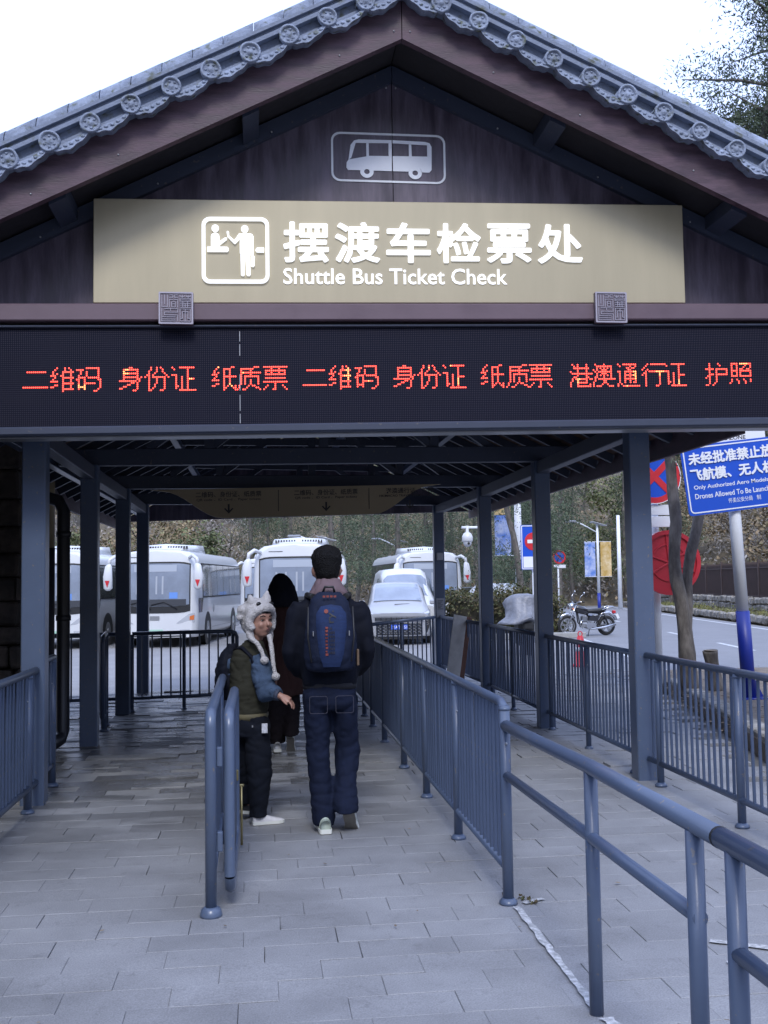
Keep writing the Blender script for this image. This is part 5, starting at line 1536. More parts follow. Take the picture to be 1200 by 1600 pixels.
patch(-.66, .66, .30, .62, gy, .05, 10, 1).build('grille', BLACK, mv)
gl = MB(); rg = random.Random(5)
for j in range(7):
    z = .335+j*.043
    x = -.64+(j % 2)*.06
    while x < .62:
        L_ = .10
        if not (abs(x+L_/2) < .27 and j > 2): gl.box(x, min(x+L_, .65), gy(x, z)-.066, gy(x, z)-.052, z, z+.017)
        x += .135
gl.build('chrome_grille_bars', CHROME, mv)
gl = MB()
for z in (.715, .745, .775):
    for i in range(9): gl.box(-.66+i*.148, -.66+i*.148+.12, gy(-.6+i*.148, z)-.066, gy(-.6+i*.148, z)-.052, z, z+.011)
gl.build('chrome_upper_bars', CHROME, mv)
for z, h_ in ((.80, .018), (.64, .02), (.265, .02)): patch(-.75, .75, z, z+h_, gy, .06, 10, 1).build('chrome_trim', CHROME, mv)
patch(-.78, .78, .17, .25, gy, .02, 8, 1).build('lower_intake', BLACK, mv)
MB().bbox(-.24, .24, gy(0, .5)-.085, gy(0, .5)-.068, .45, .585, .003).build('number_plate', mat('blue_plate', (.03, .10, .55), .4), mv)
pt = MB()
text_ = text_fit('京', -.215, -.135, .475, .56, gy(0, .5)-.0852, .01, .002); pt.add(text_.v, text_.f)
text_ = text_fit('A·TF351', -.12, .215, .475, .56, gy(0, .5)-.0852, .01, .002); pt.add(text_.v, text_.f)
pt.build('plate_characters', SIGNW, mv)
for s in (-1, 1):
    MB().add([(s*.55, gy(.55, .8)-.02, .855), (s*.86, gy(.8, .8)+.03, .90), (s*.88, gy(.85, .8)+.10, .965), (s*.62, gy(.6, .8)+.02, .905)], [(0, 1, 2, 3)]).build('headlight', LAMP, mv)
    MB().prism([(s*.72, .34), (s*.80, .34), (s*.86, .50), (s*.90, .74), (s*.80, .72), (s*.74, .52)], gy(.8, .5)-.01, gy(.8, .5)+.12).build('corner_intake', BLACK, mv)
    for q in range(3): MB().beam((s*.76, gy(.8, .5)-.02, .55+q*.055), (s*.86, gy(.8, .5)-.01, .60+q*.055), .01, .014).build('corner_bar', CHROME, mv)
    wheel_at(mv, s*(W-.005), 1.0, .34, .24); wheel_at(mv, s*(W-.005), 4.05, .34, .24)
    m_ = MB().bbox(*sorted((s*.97, s*1.17)), 1.42, 1.52, 1.12, 1.26, .03).build('mirror', SILVERV, mv)
    MB().prism([(1.5, 1.10), (2.05, 1.62), (4.4, 1.64), (4.7, 1.12)], *sorted((s*W*.93, s*(W*.93+.0))), plane='yz') if False else None
    sw = MB()
    for (ya_, yb_) in ((1.95, 2.9), (2.95, 3.9), (3.95, 4.6)):
        sw.add([(s*W*.915+s*.018, ya_, 1.12), (s*W*.915+s*.018, yb_, 1.12), (s*W*.80+s*.012, yb_, 1.62), (s*W*.80+s*.012, ya_+(.12 if ya_ < 2 else 0), 1.62)], [(0, 1, 2, 3)])
    sw.build('side_window', GLASSD, mv)
mv.location = (3.93, 30.1, -.3); mv.rotation_euler = (0, 0, R(-5.5))

# ---- white van behind it
vn = thing('van', (0, 0, 0), 'white high-roofed van between the silver minivan and the coach', 'van', local=True)
W = .99
def vprof(top, wr): return [(W*.95, .28), (W, .45), (W, .95), (W*.97, 1.25), (wr+.03, top-.35), (wr, top-.16), (wr*.8, top-.03), (wr*.4, top), (.001, top+.01)]
st = [(0, [(W*.86, .28), (W*.9, .45), (W*.9, .85), (W*.86, .98), (W*.8, 1.01), (W*.7, 1.03), (W*.5, 1.05), (W*.3, 1.06), (.001, 1.06)]),
      (.5, [(W*.95, .28), (W, .45), (W, .95), (W*.95, 1.15), (W*.9, 1.19), (W*.8, 1.21), (W*.6, 1.23), (W*.3, 1.24), (.001, 1.24)]),
      (1.0, vprof(1.78, .74)), (1.35, vprof(2.08, .74)), (1.9, vprof(2.25, .76)), (5.2, vprof(2.26, .76))]
def vbow(x, z): return .14*(abs(x)/W)**2.5
hull(st, 8, vbow).build('body', WHITEV, vn)
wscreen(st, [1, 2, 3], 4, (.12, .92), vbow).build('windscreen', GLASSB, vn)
for s in (-1, 1):
    MB().add([(s*(W*.955), 1.15, 1.28), (s*(W*.955), 2.1, 1.28), (s*.83, 2.1, 1.92), (s*.83, 1.45, 1.92)], [(0, 1, 2, 3)]).map(lambda v: v+Vector((s*.02, 0, 0))).build('side_window', mat('tinted_glass', (.10, .22, .26), .15, coat=.5), vn)
    MB().add([(s*.5, -.03+vbow(.5, 0), .80), (s*.86, .08+vbow(.8, 0), .86), (s*.88, .12+vbow(.8, 0), 1.0), (s*.6, -.02+vbow(.6, 0), .93)], [(0, 1, 2, 3)]).build('headlight', LAMP, vn)
    wheel_at(vn, s*(W-.005), 1.0, .34, .24); wheel_at(vn, s*(W-.005), 4.1, .34, .24)
    MB().bbox(*sorted((s*1.0, s*1.2)), 1.0, 1.1, 1.25, 1.48, .03).build('mirror', BLACK, vn)
patch(-.6, .6, .5, .7, vbow, .012, 6, 1).build('grille', BLACK, vn)
vn.location = (4.72, 33.9, -.3); vn.rotation_euler = (0, 0, R(-3))
# ---- small distant car beyond the hedge
dc_ = thing('parked_car', (9.4, 50, -.3), 'white and red car glimpsed behind the hedge beside the coach', 'car')
mb = hull([(0, [(.7, .25), (.8, .5), (.78, .7), (.6, .8), (.001, .82)]), (.9, [(.82, .25), (.85, .5), (.83, .9), (.7, 1.0), (.001, 1.02)]), (1.7, [(.82, .25), (.85, .5), (.83, .9), (.62, 1.42), (.001, 1.45)]), (3.2, [(.82, .25), (.85, .5), (.83, .9), (.62, 1.42), (.001, 1.45)]), (4.2, [(.75, .25), (.8, .5), (.78, .9), (.6, 1.0), (.001, 1.02)])], 6, None)
mb.map(lambda v: Vector((9.4+v.y*.7+v.x*.7, 50+v.x*.7-v.y*.3, v.z-.1))).build('body', WHITEV, dc_)
MB().bbox(9.2, 9.9, 49.2, 49.5, .5, .75, .04).build('red_panel', RED, dc_)
MB().bbox(9.3, 10.3, 49.1, 49.45, .92, 1.2, .04).build('windscreen', GLASSD, dc_)
for yy in (49.3, 50.2): MB().tube([(9.3+(yy-49.3)*2, yy-.5, .0), (9.3+(yy-49.3)*2, yy-.3, .0)], .3, 16).build('wheel', RUBBER, dc_)

# ================================================================== MOTORCYCLE (side view: forward = -X)
mc = thing('motorcycle', (0, 0, 0), 'black motorcycle with chrome details parked on its stand by the road', 'motorcycle', local=True)
def tyre(cx, cz, r, w, nm):
    mb = MB(); n_, m_ = 36, 8; vs = []; fs = []
    for i in range(n_):
        a = 2*math.pi*i/n_
        for j in range(m_):
            b_ = 2*math.pi*j/m_; rr_ = r-w/2+math.cos(b_)*w/2; vs.append((cx+rr_*math.cos(a), math.sin(b_)*w/2, cz+rr_*math.sin(a)))
    for i in range(n_):
        for j in range(m_): fs.append((i*m_+j, i*m_+(j+1) % m_, ((i+1) % n_)*m_+(j+1) % m_, ((i+1) % n_)*m_+j))
    t_ = mb.add(vs, fs, True).build('wheel', RUBBER, mc)
    rm = MB().frame([(cx+(r-w+.005)*math.cos(i*.1745), cz+(r-w+.005)*math.sin(i*.1745)) for i in range(36)], [(cx+(r-w-.02)*math.cos(i*.1745), cz+(r-w-.02)*math.sin(i*.1745)) for i in range(36)], -.04, .04)
    for k in range(5):
        a = k*1.2566+.3
        for da in (-.16, .16): rm.beam((cx+.03*math.cos(a), 0, cz+.03*math.sin(a)), (cx+(r-w-.01)*math.cos(a+da), 0, cz+(r-w-.01)*math.sin(a+da)), .022, .016, (0, 1, 0))
    rm.build('rim', ALU, t_)
    MB().tube([(cx, -.06, cz), (cx, .06, cz)], .05, 14).build('hub', ALU, t_)
tyre(-.64, .31, .31, .085, 'front'); tyre(.64, .30, .30, .105, 'rear')
mc1 = MB()
for s in (-.075, .075): mc1.tube([(-.64, s, .31), (-.50, s, .66), (-.38, s, .95)], [.026, .022, .02], 10)
mc1.build('front_fork', CHROME, mc)
MB().tube([(-.88, 0, .50), (-.80, 0, .62), (-.66, 0, .665), (-.5, 0, .62), (-.42, 0, .53)], .052, 8).build('front_mudguard', CHROME, mc)
MB().tube([(.38, 0, .55), (.5, 0, .66), (.72, 0, .68), (.9, 0, .58), (.97, 0, .46)], .06, 8).build('rear_mudguard', CHROME, mc)
BLKG = mat('gloss_black', (.012, .012, .016), .15, coat=1.0)
MB().loft([((-.17, 0, .66), .20, .09, 0), ((-.19, 0, .74), .25, .13, 0), ((-.2, 0, .84), .23, .13, 0), ((-.2, 0, .90), .14, .08, 0)], 18).map(lambda v: Vector((v.x, v.y, v.z+(-v.x-.2)*.25))).build('fuel_tank', BLKG, mc)
MB().loft([((.30, 0, .69), .34, .10, 0), ((.30, 0, .75), .37, .125, 0), ((.32, 0, .79), .33, .11, 0)], 18).map(lambda v: Vector((v.x, v.y, v.z+max(0, v.x-.35)*.22))).build('seat', BLACK, mc)
MB().tube([(.45, -.12, .78), (.72, -.12, .86), (.88, -.10, .86), (.88, .10, .86), (.72, .12, .86), (.45, .12, .78)], .014, 8).build('rear_rack', CHROME, mc)
fr_ = MB()
for s in (-.06, .06): fr_.tube([(-.36, s*.4, .90), (-.26, s, .40), (-.1, s, .24), (.22, s, .24), (.32, s, .45), (.42, s, .66), (-.3, s*.5, .74)], .018, 8)
for s in (-.11, .11): fr_.tube([(.22, s, .30), (.64, s, .30)], .018, 8); fr_.tube([(.66, s, .33), (.50, s, .68)], .026, 10)
fr_.build('frame', BLACK, mc)
MB().bbox(-.20, .20, -.12, .12, .24, .42, .04).bbox(-.17, -.02, -.08, .08, .42, .60, .02).build('engine', ALU, mc)
MB().tube([(.02, -.17, .32), (.02, -.10, .32)], .10, 18).tube([(.17, -.16, .33), (.17, -.10, .33)], .07, 16).build('engine_cover', CHROME, mc)
for i in range(5): MB().bbox(-.19, .0, -.10, .10, .45+i*.03, .458+i*.03, .002).build('cooling_fin', ALU, mc)
MB().prism([(.0, .46), (.30, .44), (.36, .60), (.06, .62)], -.11, .11).build('side_cover', BLKG, mc)
MB().tube([(-.18, -.09, .50), (-.27, -.10, .36), (-.2, -.12, .24), (.1, -.14, .22), (.5, -.15, .26), (.86, -.16, .34)], [.02, .02, .02, .025, .045, .045], 10).build('exhaust', CHROME, mc)
MB().tube([(-.34, -.34, 1.05), (-.38, -.26, 1.04), (-.40, -.06, .97), (-.40, .06, .97), (-.38, .26, 1.04), (-.34, .34, 1.05)], .014, 8).build('handlebar', CHROME, mc)
for s in (-1, 1):
    MB().tube([(-.33, s*.36, 1.05), (-.27, s*.40, 1.05)], .02, 8).build('grip', BLACK, mc)
    MB().tube([(-.38, s*.24, 1.04), (-.34, s*.28, 1.20), (-.27, s*.30, 1.27)], .009, 6).ball((-.25, s*.31, 1.30), .02, .055, .04, n=10, m=6).build('mirror', CHROME, mc)
MB().ball((-.50, 0, .90), .10, .10, .10, n=16, m=10).build('headlight', CHROME, mc)
MB().tube([(-.60, 0, .89), (-.585, 0, .895)], [.075, .085], 16).build('headlight_lens', LAMP, mc)
for s in (-1, 1): MB().ball((-.52, s*.16, .83), .035, .03, .03, n=10, m=6).build('indicator', ORANGE, mc)
MB().tube([(-.36, -.06, 1.02), (-.40, -.06, .99)], .05, 14).build('instrument', BLACK, mc)
MB().bbox(.86, .93, -.07, .07, .66, .74, .012).build('tail_lamp', RED, mc)
MB().beam((.95, 0, .62), (1.02, 0, .48), .16, .01, (0, 1, 0)).build('number_plate', SIGNW, mc)
MB().tube([(.05, -.10, .25), (-.08, -.24, .01)], .013, 8).build('side_stand', BLACK, mc)
MB().tube([(-.05, -.16, .26), (-.05, .16, .26)], .014, 8).build('footrest', BLACK, mc)
mc.location = (10.25, 32.7, -.292); mc.rotation_euler = (R(4), 0, R(9)); mc.scale = (1.06,)*3

# ---- scooter under a silver cover
sc_ = thing('covered_scooter', (6.35, 25.2, -.3), 'scooter under a crumpled silver cover, front wheel showing', 'scooter')
SILVC = mat('silver_cover', (.20, .21, .24), .5, metal=.15, var=.25, scale=5, bump=1.0, bscale=9)
prm = [(.0, .62), (.02, .86), (.0, 1.22), (.0, 1.45)]
mb = MB(); rings = []; n_ = 40
for (z, rx_, ry_, ox) in ((.74, .52, .52, -.06), (.80, .47, .50, -.04), (.9, .40, .48, -.0), (1.08, .37, .44, .0), (1.24, .36, .38, .0), (1.36, .35, .3, .02), (1.44, .26, .22, .03), (1.47, .1, .1, .03)):
    rings.append(((6.35+ox, 25.5, -.3+z), rx_, ry_, 0))
mb.loft(rings, n_)
def crump(v):
    d = noise.noise(v*3.1)*.11+noise.noise(v*9)*.04+abs(noise.noise(Vector((v.x*8, v.y*8, v.z*3))))*.10
    c = Vector((6.33, 25.5, v.z)); e = (v-c); e.normalize() if e.length > .01 else None
    lift = .17*max(0, 1-abs(v.x-6.42)/.26)*(1 if v.y < 25.5 else 0)*(1 if v.z < .6 else 0)
    return v+e*d+Vector((0, 0, max(0, lift)+noise.noise(v*4)*.03))
mb.map(crump).build('cover', SILVC, sc_)
mb = MB(); 
for k in range(28):
    a = 2*math.pi*k/28; a2 = 2*math.pi*(k+1)/28
    mb.tube([(6.42, 25.08+.20*math.cos(a), -.06+.22*math.sin(a)), (6.42, 25.08+.20*math.cos(a2), -.06+.22*math.sin(a2))], .055, 8, caps=False)
mb.build('front_wheel', RUBBER, sc_)
MB().tube([(6.42, 25.08, -.06), (6.42, 25.2, .35)], .03, 8).tube([(6.34, 25.08, -.06), (6.5, 25.08, -.06)], .03, 8).bbox(6.22, 6.62, 25.2, 25.8, -.1, .55, .08).bbox(6.28, 6.56, 25.02, 25.14, .30, .50, .04).build('underbody', BLACK, sc_)
# ================================================================== PEOPLE
def person(name, loc, label):
    return thing(name, loc, label, 'person')
DENIM = mat('dark_denim', (.009, .013, .030), .9, spec=.12, var=.25, scale=14, bump=.15, bscale=250)
JACK = mat('navy_jacket', (.005, .0065, .013), .8, spec=.15, var=.2, scale=10, bump=.1, bscale=80)
HAIR = mat('black_hair', (.005, .005, .006), .6, bump=.9, bscale=130, spec=.2)
# ---------- 1: man with backpack, seen from behind, walking away
man = person('person', (.42, 6.65, 0), 'man in dark jacket and jeans walking away, seen from behind')
X = lambda px: (px-408)/250.0+.005
Zp = lambda py: 1.53+(908-py)/250.0
Yb = 6.66
# body: one continuous skin figure under the clothes
bd = MB()
bd.loft([((.42, Yb, .86), .14, .10, 0), ((.42, Yb, 1.0), .13, .09, 0), ((.42, Yb, 1.25), .16, .10, 0), ((.42, Yb, 1.40), .15, .08, 0), ((.42, Yb, 1.46), .06, .06, 0), ((.42, Yb+.01, 1.55), .055, .06, 0)], 18)
bd.loft([((.415, Yb+.03, 1.50), .045, .05, 0), ((.415, Yb+.03, 1.54), .066, .08, 0), ((.415, Yb+.02, 1.60), .077, .095, 0), ((.415, Yb+.01, 1.66), .080, .10, 0), ((.415, Yb+.01, 1.71), .066, .085, 0), ((.415, Yb+.01, 1.735), .03, .04, 0)], 18)
for s in (-1, 1):
    bd.ball((.415+s*.089, Yb+.010, 1.60), .013, .024, .034)
    bd.tube([(.42+s*.17, Yb, 1.38), (.42+s*.215, Yb-.0, 1.2), (.42+s*.235, Yb, 1.08), (.42+s*.2, Yb+.10, .98), (.42+s*.14, Yb+.15, .95)], [.05, .045, .04, .035, .035], 10)
bd.tube([(.355, Yb, .9), (.347, Yb, .74), (.350, Yb, .48), (.362, Yb-.02, .24), (.372, Yb-.03, .07)], [.07, .065, .05, .042, .035], 10)
bd.tube([(.495, Yb, .9), (.508, Yb+.01, .74), (.530, Yb+.05, .48), (.520, Yb-.01, .32), (.510, Yb-.08, .17)], [.07, .065, .052, .045, .035], 10)
remesh(bd.build('body', SKIN, man), .016, 3)
# jacket with sleeves, hands pushed into the front pockets
jk = MB()
jk.loft([((.425, Yb, .885), .168, .125, 0), ((.425, Yb, .93), .178, .135, 0), ((.42, Yb, 1.05), .182, .14, 0), ((.42, Yb, 1.2), .195, .14, 0), ((.42, Yb, 1.32), .205, .125, 0), ((.42, Yb, 1.385), .195, .105, 0), ((.42, Yb, 1.43), .14, .09, 0), ((.42, Yb, 1.465), .075, .075, 0)], 26)
for s, dx in ((-1, 0), (1, .0)):
    jk.tube([(.42+s*.165, Yb, 1.385), (.42+s*.200, Yb, 1.33), (.42+s*.222, Yb-.01, 1.2), (.42+s*.240, Yb-.01, 1.11), (.42+s*.225, Yb+.04, 1.03), (.42+s*.18, Yb+.10, .97), (.42+s*.14, Yb+.14, .95)], [.066, .070, .062, .058, .058, .052, .045], 14)
remesh(jk.build('jacket', JACK, man), .0135, 3, .009, 5, (1, 1, .8), 1)
MB().loft([((.425, Yb, .868), .168, .124, 0), ((.425, Yb, .905), .171, .128, 0)], 26).build('jacket_hem', mat('ribbed_hem', (.006, .007, .012), .85), man)
# hooded sweatshirt collar lying over the jacket
hd = MB().loft([((.425, Yb-.02, 1.425), .135, .10, 0), ((.425, Yb-.035, 1.455), .128, .11, 0), ((.422, Yb-.03, 1.50), .098, .098, 0), ((.42, Yb-.01, 1.545), .078, .088, 0), ((.42, Yb, 1.555), .06, .07, 0)], 22)
hd.ball((.43, Yb-.085, 1.45), .10, .05, .045).ball((.355, Yb-.03, 1.455), .055, .08, .04).ball((.495, Yb-.03, 1.455), .055, .08, .04)
remesh(hd.build('hood', mat('dusty_pink_fleece', (.125, .085, .098), .9, var=.1, scale=9), man), .010, 3, .010, 9, seed=4)
# hair
hr_ = MB().loft([((.415, Yb-.005, 1.545), .058, .07, 0), ((.415, Yb-.005, 1.575), .074, .092, 0), ((.415, Yb-.002, 1.62), .086, .106, 0), ((.415, Yb, 1.65), .096, .11, 0), ((.415, Yb, 1.68), .098, .11, 0), ((.415, Yb, 1.73), .082, .092, 0), ((.415, Yb, 1.755), .045, .055, 0)], 22)
for i in range(420):
    a = random.uniform(0, 6.28); b_ = random.uniform(0, 1.35); d = Vector((math.cos(a)*math.sin(b_), math.sin(a)*math.sin(b_), math.cos(b_)))
    p = Vector((.415, Yb, 1.655))+Vector((d.x*.094, d.y*.106, d.z*.094)); hr_.tube([p, p+d*.012+Vector((random.gauss(0, .004), random.gauss(0, .004), random.uniform(-.002, .008)))], [.010, .004], 5)
remesh(hr_.build('hair', HAIR, man), .0075, 1, .004, 30, seed=2)
# jeans
tr = MB()
tr.loft([((.425, Yb, .905), .158, .118, 0), ((.425, Yb-.01, .84), .166, .13, 0), ((.425, Yb-.01, .78), .168, .135, 0), ((.425, Yb, .74), .160, .12, 0)], 26)
def leg(pts): 
    for i in range(1): tr.loft([((p[0], p[1], p[2]), p[3], p[4], 0) for p in pts], 20)
leg([(.342, Yb, .84, .088, .12), (.340, Yb, .74, .086, .115), (.345, Yb, .60, .080, .098), (.348, Yb-.0, .48, .074, .088), (.352, Yb-.01, .36, .071, .084), (.360, Yb-.02, .24, .070, .082), (.366, Yb-.03, .15, .070, .086), (.374, Yb-.03, .10, .078, .094), (.374, Yb-.03, .05, .071, .088), (.374, Yb-.03, .035, .066, .082)])
leg([(.505, Yb, .84, .086, .12), (.514, Yb+.01, .74, .084, .11), (.524, Yb+.03, .62, .080, .098), (.530, Yb+.05, .52, .076, .09), (.535, Yb+.05, .475, .086, .09), (.530, Yb+.04, .43, .077, .088), (.520, Yb-.01, .32, .070, .08), (.510, Yb-.06, .22, .072, .086), (.507, Yb-.09, .165, .080, .094), (.510, Yb-.10, .125, .073, .09)])
remesh(tr.build('trousers', DENIM, man), .0115, 2, .009, 5, (1, 1, 1.8), 3)
pk_ = MB()
for cx_ in (.345, .505): pk_.frame(rrect(cx_-.055, cx_+.055, .73, .835, .012, 2), rrect(cx_-.053, cx_+.053, .732, .833, .011, 2), Yb-.152, Yb-.149)
pk_.build('back_pocket_seams', mat('seam_thread', (.05, .05, .07), .8), man)
SHOEG = mat('pale_green_white_shoe', (.45, .52, .44), .5, var=.12, scale=14); SOLE = mat('white_sole', (.62, .64, .60), .6); SOLEG = mat('grey_outsole', (.20, .19, .17), .8, var=.2, scale=30)
def shoe(parent, org, pitch, yaw=0, s=1.0, upper=SHOEG, roll=0):
    """toe points +Y; pitch lifts the heel"""
    M = Matrix.Translation(org) @ Matrix.Rotation(yaw, 4, 'Z') @ Matrix.Rotation(-pitch, 4, 'X') @ Matrix.Rotation(roll, 4, 'Y') @ Matrix.Scale(s, 4)
    f = lambda v: M @ v
    sl = MB(); out = []
    prof = [(-.13, .030), (-.12, .038), (-.06, .040), (0, .036), (.06, .046), (.11, .046), (.15, .030), (.165, .012)]
    poly = [(w, y) for y, w in prof]+[(-w, y) for y, w in reversed(prof)]
    MB().prism(poly, .006, .032, 'xy').map(f).build('sole', SOLE, parent)
    MB().prism([(a*.94, b_*.97) for a, b_ in poly], 0, .0058, 'xy').map(f).build('outsole', SOLEG, parent)
    up_ = MB()
    sec = [(-.125, .030, .085), (-.10, .036, .10), (-.05, .037, .10), (0, .036, .085), (.05, .043, .068), (.10, .043, .055), (.14, .03, .045), (.158, .012, .036)]
    vs = []; fs = []; n_ = 10
    for y, w, h in sec:
        for j in range(n_+1):
            a = math.pi*j/n_; vs.append((w*math.cos(a)*1.0, y, .030+(h-.03)*math.sin(a)**.7))
    for i in range(len(sec)-1):
        for j in range(n_): a = i*(n_+1)+j; fs.append((a, a+1, a+n_+2, a+n_+1))
    fs.append(tuple(range(n_+1))); 
    up_.add(vs, fs, True).map(f).build('shoe', upper, parent)
shoe(man, (.374, Yb-.02, .0), 0, R(4))
shoe(man, (.540, Yb-.04, .035), R(44), R(-12))
# ---------- backpack
bk = thing('backpack', (.42, 6.5, 1.2), 'dark blue backpack with orange lettering worn by the man', 'backpack')
NAV = mat('backpack_navy', (.009, .014, .034), .8, spec=.2, var=.2, scale=12, bump=.15, bscale=200)
NAV2 = mat('backpack_blue_panel', (.016, .030, .085), .8, spec=.2, var=.35, scale=10, bump=.1, bscale=150, stretch=(1, 1, 6))
yb = 6.50
b_ = MB().loft([((.42, yb-.0, .985), .115, .05, 0), ((.42, yb-.01, 1.0), .150, .085, 0), ((.42, yb-.02, 1.08), .165, .105, 0), ((.42, yb-.02, 1.2), .160, .11, 0), ((.415, yb-.01, 1.33), .142, .095, 0), ((.415, yb, 1.42), .118, .07, 0), ((.415, yb+.01, 1.47), .07, .045, 0)], 26)
remesh(b_.build('bag_body', NAV, bk), .0115, 3, .006, 10, seed=6)
def bsurf(x, z):
    u = (x-.42)/.17; dz = (z-1.2)/.25
    return yb-.02-.112*math.sqrt(max(0, 1-u*u*.9))*(1-.10*dz*dz)+.004+(.030*max(0, dz)**2)
def bpanel(pts, name, mt, off, thick=.006):
    mb = MB(); n = len(pts); cx = sum(p[0] for p in pts)/n; cz = sum(p[1] for p in pts)/n
    vs = [(cx, bsurf(cx, cz)-off, cz)]; K = 5
    for k in range(1, K+1):
        for (x, z) in pts:
            xx, zz = cx+(x-cx)*k/K, cz+(z-cz)*k/K; vs.append((xx, bsurf(xx, zz)-off*(1 if k < K else .0), zz))
    fs = [(0, 1+i, 1+(i+1) % n) for i in range(n)]
    for k in range(K-1): fs += [(1+k*n+i, 1+(k+1)*n+i, 1+(k+1)*n+(i+1) % n, 1+k*n+(i+1) % n) for i in range(n)]
    return mb.add(vs, fs, True).build(name, mt, bk)
bpanel([(.345, 1.10), (.37, 1.02), (.47, 1.02), (.495, 1.10), (.515, 1.27), (.512, 1.34), (.48, 1.385), (.42, 1.395), (.36, 1.385), (.330, 1.34), (.328, 1.27)], 'front_panel', NAV2, .020)
OR = mat('orange_print', (.20, .04, .03), .6)
def on_bag(mb, nm, mt, off=.0235):
    mb.map(lambda v: Vector((v.x, bsurf(v.x, v.z)-off, v.z))).build(nm, mt, bk)
def vtext(body, x0, x1, z0, z1, nm, mt):   # text turned a quarter turn, reading upward
    mb, (a0_, a1_, c0, c1) = text_mb(body, 1, .01, .0)
    mb.map(lambda v: Vector((x1-(v.y-c0)/(c1-c0)*(x1-x0), 0, z0+(v.x-a0_)/(a1_-a0_)*(z1-z0)))); on_bag(mb, nm, mt)
op = MB(); dk_ = MB(); rq = random.Random(2)
for i in range(9): op.box(.382, .382+rq.uniform(.012, .017), 0, .0005, 1.09+i*.020, 1.09+i*.020+rq.uniform(.010, .015))
for i in range(26): a_ = .405+.009*(i % 4); dk_.box(a_, a_+.006, 0, .0005, 1.10+(i//4)*.024, 1.115+(i//4)*.024)
on_bag(op, 'orange_print', OR); on_bag(dk_, 'dark_print', mat('dim_print', (.03, .03, .045), .6))
vtext('ry.', .405, .448, 1.285, 1.36, 'black_lettering', BLACK)
on_bag(MB().disc((.389, 1.355), .013, 0, .0005, 12), 'orange_star', OR, .0235)
for i in range(4): MB().box(.372+i*.022, .388+i*.022, yb-.088, yb-.083, 1.437, 1.449).build('orange_top_print', OR, bk)
for s in (-1, 1):
    MB().tube([(.42+s*.135, bsurf(.42+s*.12, 1.35)+.02, 1.38), (.42+s*.14, bsurf(.42+s*.13, 1.2), 1.2), (.42+s*.12, bsurf(.42+s*.11, 1.06)-.004, 1.05)], .005, 6).build('zip', BLACK, bk)
    MB().tube([(.42+s*.10, yb+.03, 1.44), (.42+s*.13, yb+.16, 1.45), (.42+s*.13, yb+.27, 1.36)], .02, 8).build('shoulder_strap', BLACK, bk)
    MB().bbox(*sorted((.42+s*.105, .42+s*.112)), bsurf(.42+s*.108, 1.2)-.012, bsurf(.42+s*.108, 1.2), 1.205, 1.235, .002).build('zip_puller', ALU, bk)
MB().bbox(.578, .592, yb-.06, yb-.03, 1.02, 1.12, .004).build('side_bottle_pocket', mat('tan_trim', (.12, .08, .05), .7), bk)
MB().tube([(.38, yb, 1.47), (.39, yb-.01, 1.50), (.44, yb-.01, 1.50), (.45, yb, 1.47)], .008, 8).build('grab_handle', BLACK, bk)

# ---------- hands
def hand(mb, wrist, direction, palm_n, s=1.0, spread=.18, curl=(.25, .35, .3), thumb=1):
    d = Vector(direction).normalized(); nrm = Vector(palm_n); nrm = (nrm-d*nrm.dot(d)).normalized(); side = d.cross(nrm)
    w = Vector(wrist)
    def P(a, b_, c): return w+(d*a+side*b_+nrm*c)*s
    mb.tube([P(-.02, 0, 0), P(.02, 0, 0), P(.05, 0, 0), P(.085, 0, 0)], [.024*s, .028*s, .033*s, .030*s], 12)
    mb.tube([P(.03, .018, 0), P(.085, .030, 0)], [.018*s, .013*s], 8); mb.tube([P(.03, -.018, 0), P(.085, -.030, 0)], [.018*s, .013*s], 8)
    for k, (b_, L_, r) in enumerate(((-.030, .068, .0085), (-.010, .078, .009), (.011, .074, .009), (.031, .058, .008))):
        a = spread*(k-1.5)*.6; p = P(.082, b_, 0); dr = (d*math.cos(a)+side*math.sin(a)); pts = [p]; ang = .1
        for q, f in enumerate((.42, .32, .26)):
            ang += curl[q]; pts.append(pts[-1]+(dr*math.cos(ang)+nrm*math.sin(ang))*L_*f*s)
        mb.tube(pts, [r*s*1.1, r*s, r*s*.92, r*s*.7], 8)
    mb.tube([P(.02, thumb*.024, .006), P(.045, thumb*.046, .012), P(.070, thumb*.056, .018), P(.090, thumb*.056, .022)], [.013*s, .011*s, .0095*s, .007*s], 8)

# ---------- 2: child turning back, white furry animal hat, olive vest over denim sleeves
kid = person('person', (-.06, 6.9, 0), 'child in white fur animal hat, olive vest and denim sleeves looking back')
KX, KY = -.085, 6.92
VEST = mat('olive_vest', (.026, .026, .019), .85, spec=.15, var=.2, scale=9, bump=.12, bscale=60)
SLV = mat('light_denim', (.045, .070, .118), .9, spec=.15, var=.35, scale=14, bump=.2, bscale=120, stretch=(1, 1, 1))
FUR = mat('white_fur', (.46, .45, .455), .95, var=.10, scale=16, bump=.9, bscale=110)
BLKJ = mat('black_jeans', (.006, .008, .014), .9, spec=.15, var=.3, scale=12, bump=.15, bscale=200)
HX, HY, HZ = -.015, 6.90, 1.285      # head centre
FY = R(-38)                          # the face looks this far right of the camera
face_d = Vector((math.sin(-FY)*1, -math.cos(FY), 0))
bd = MB()
bd.loft([((KX, KY, .66), .11, .09, 0), ((KX, KY, .85), .10, .08, 0), ((KX+.01, KY, 1.0), .12, .085, 0), ((KX+.02, KY, 1.09), .10, .07, 0), ((KX+.04, KY, 1.13), .045, .045, 0), ((HX-.01, HY, 1.20), .045, .05, 0)], 16)
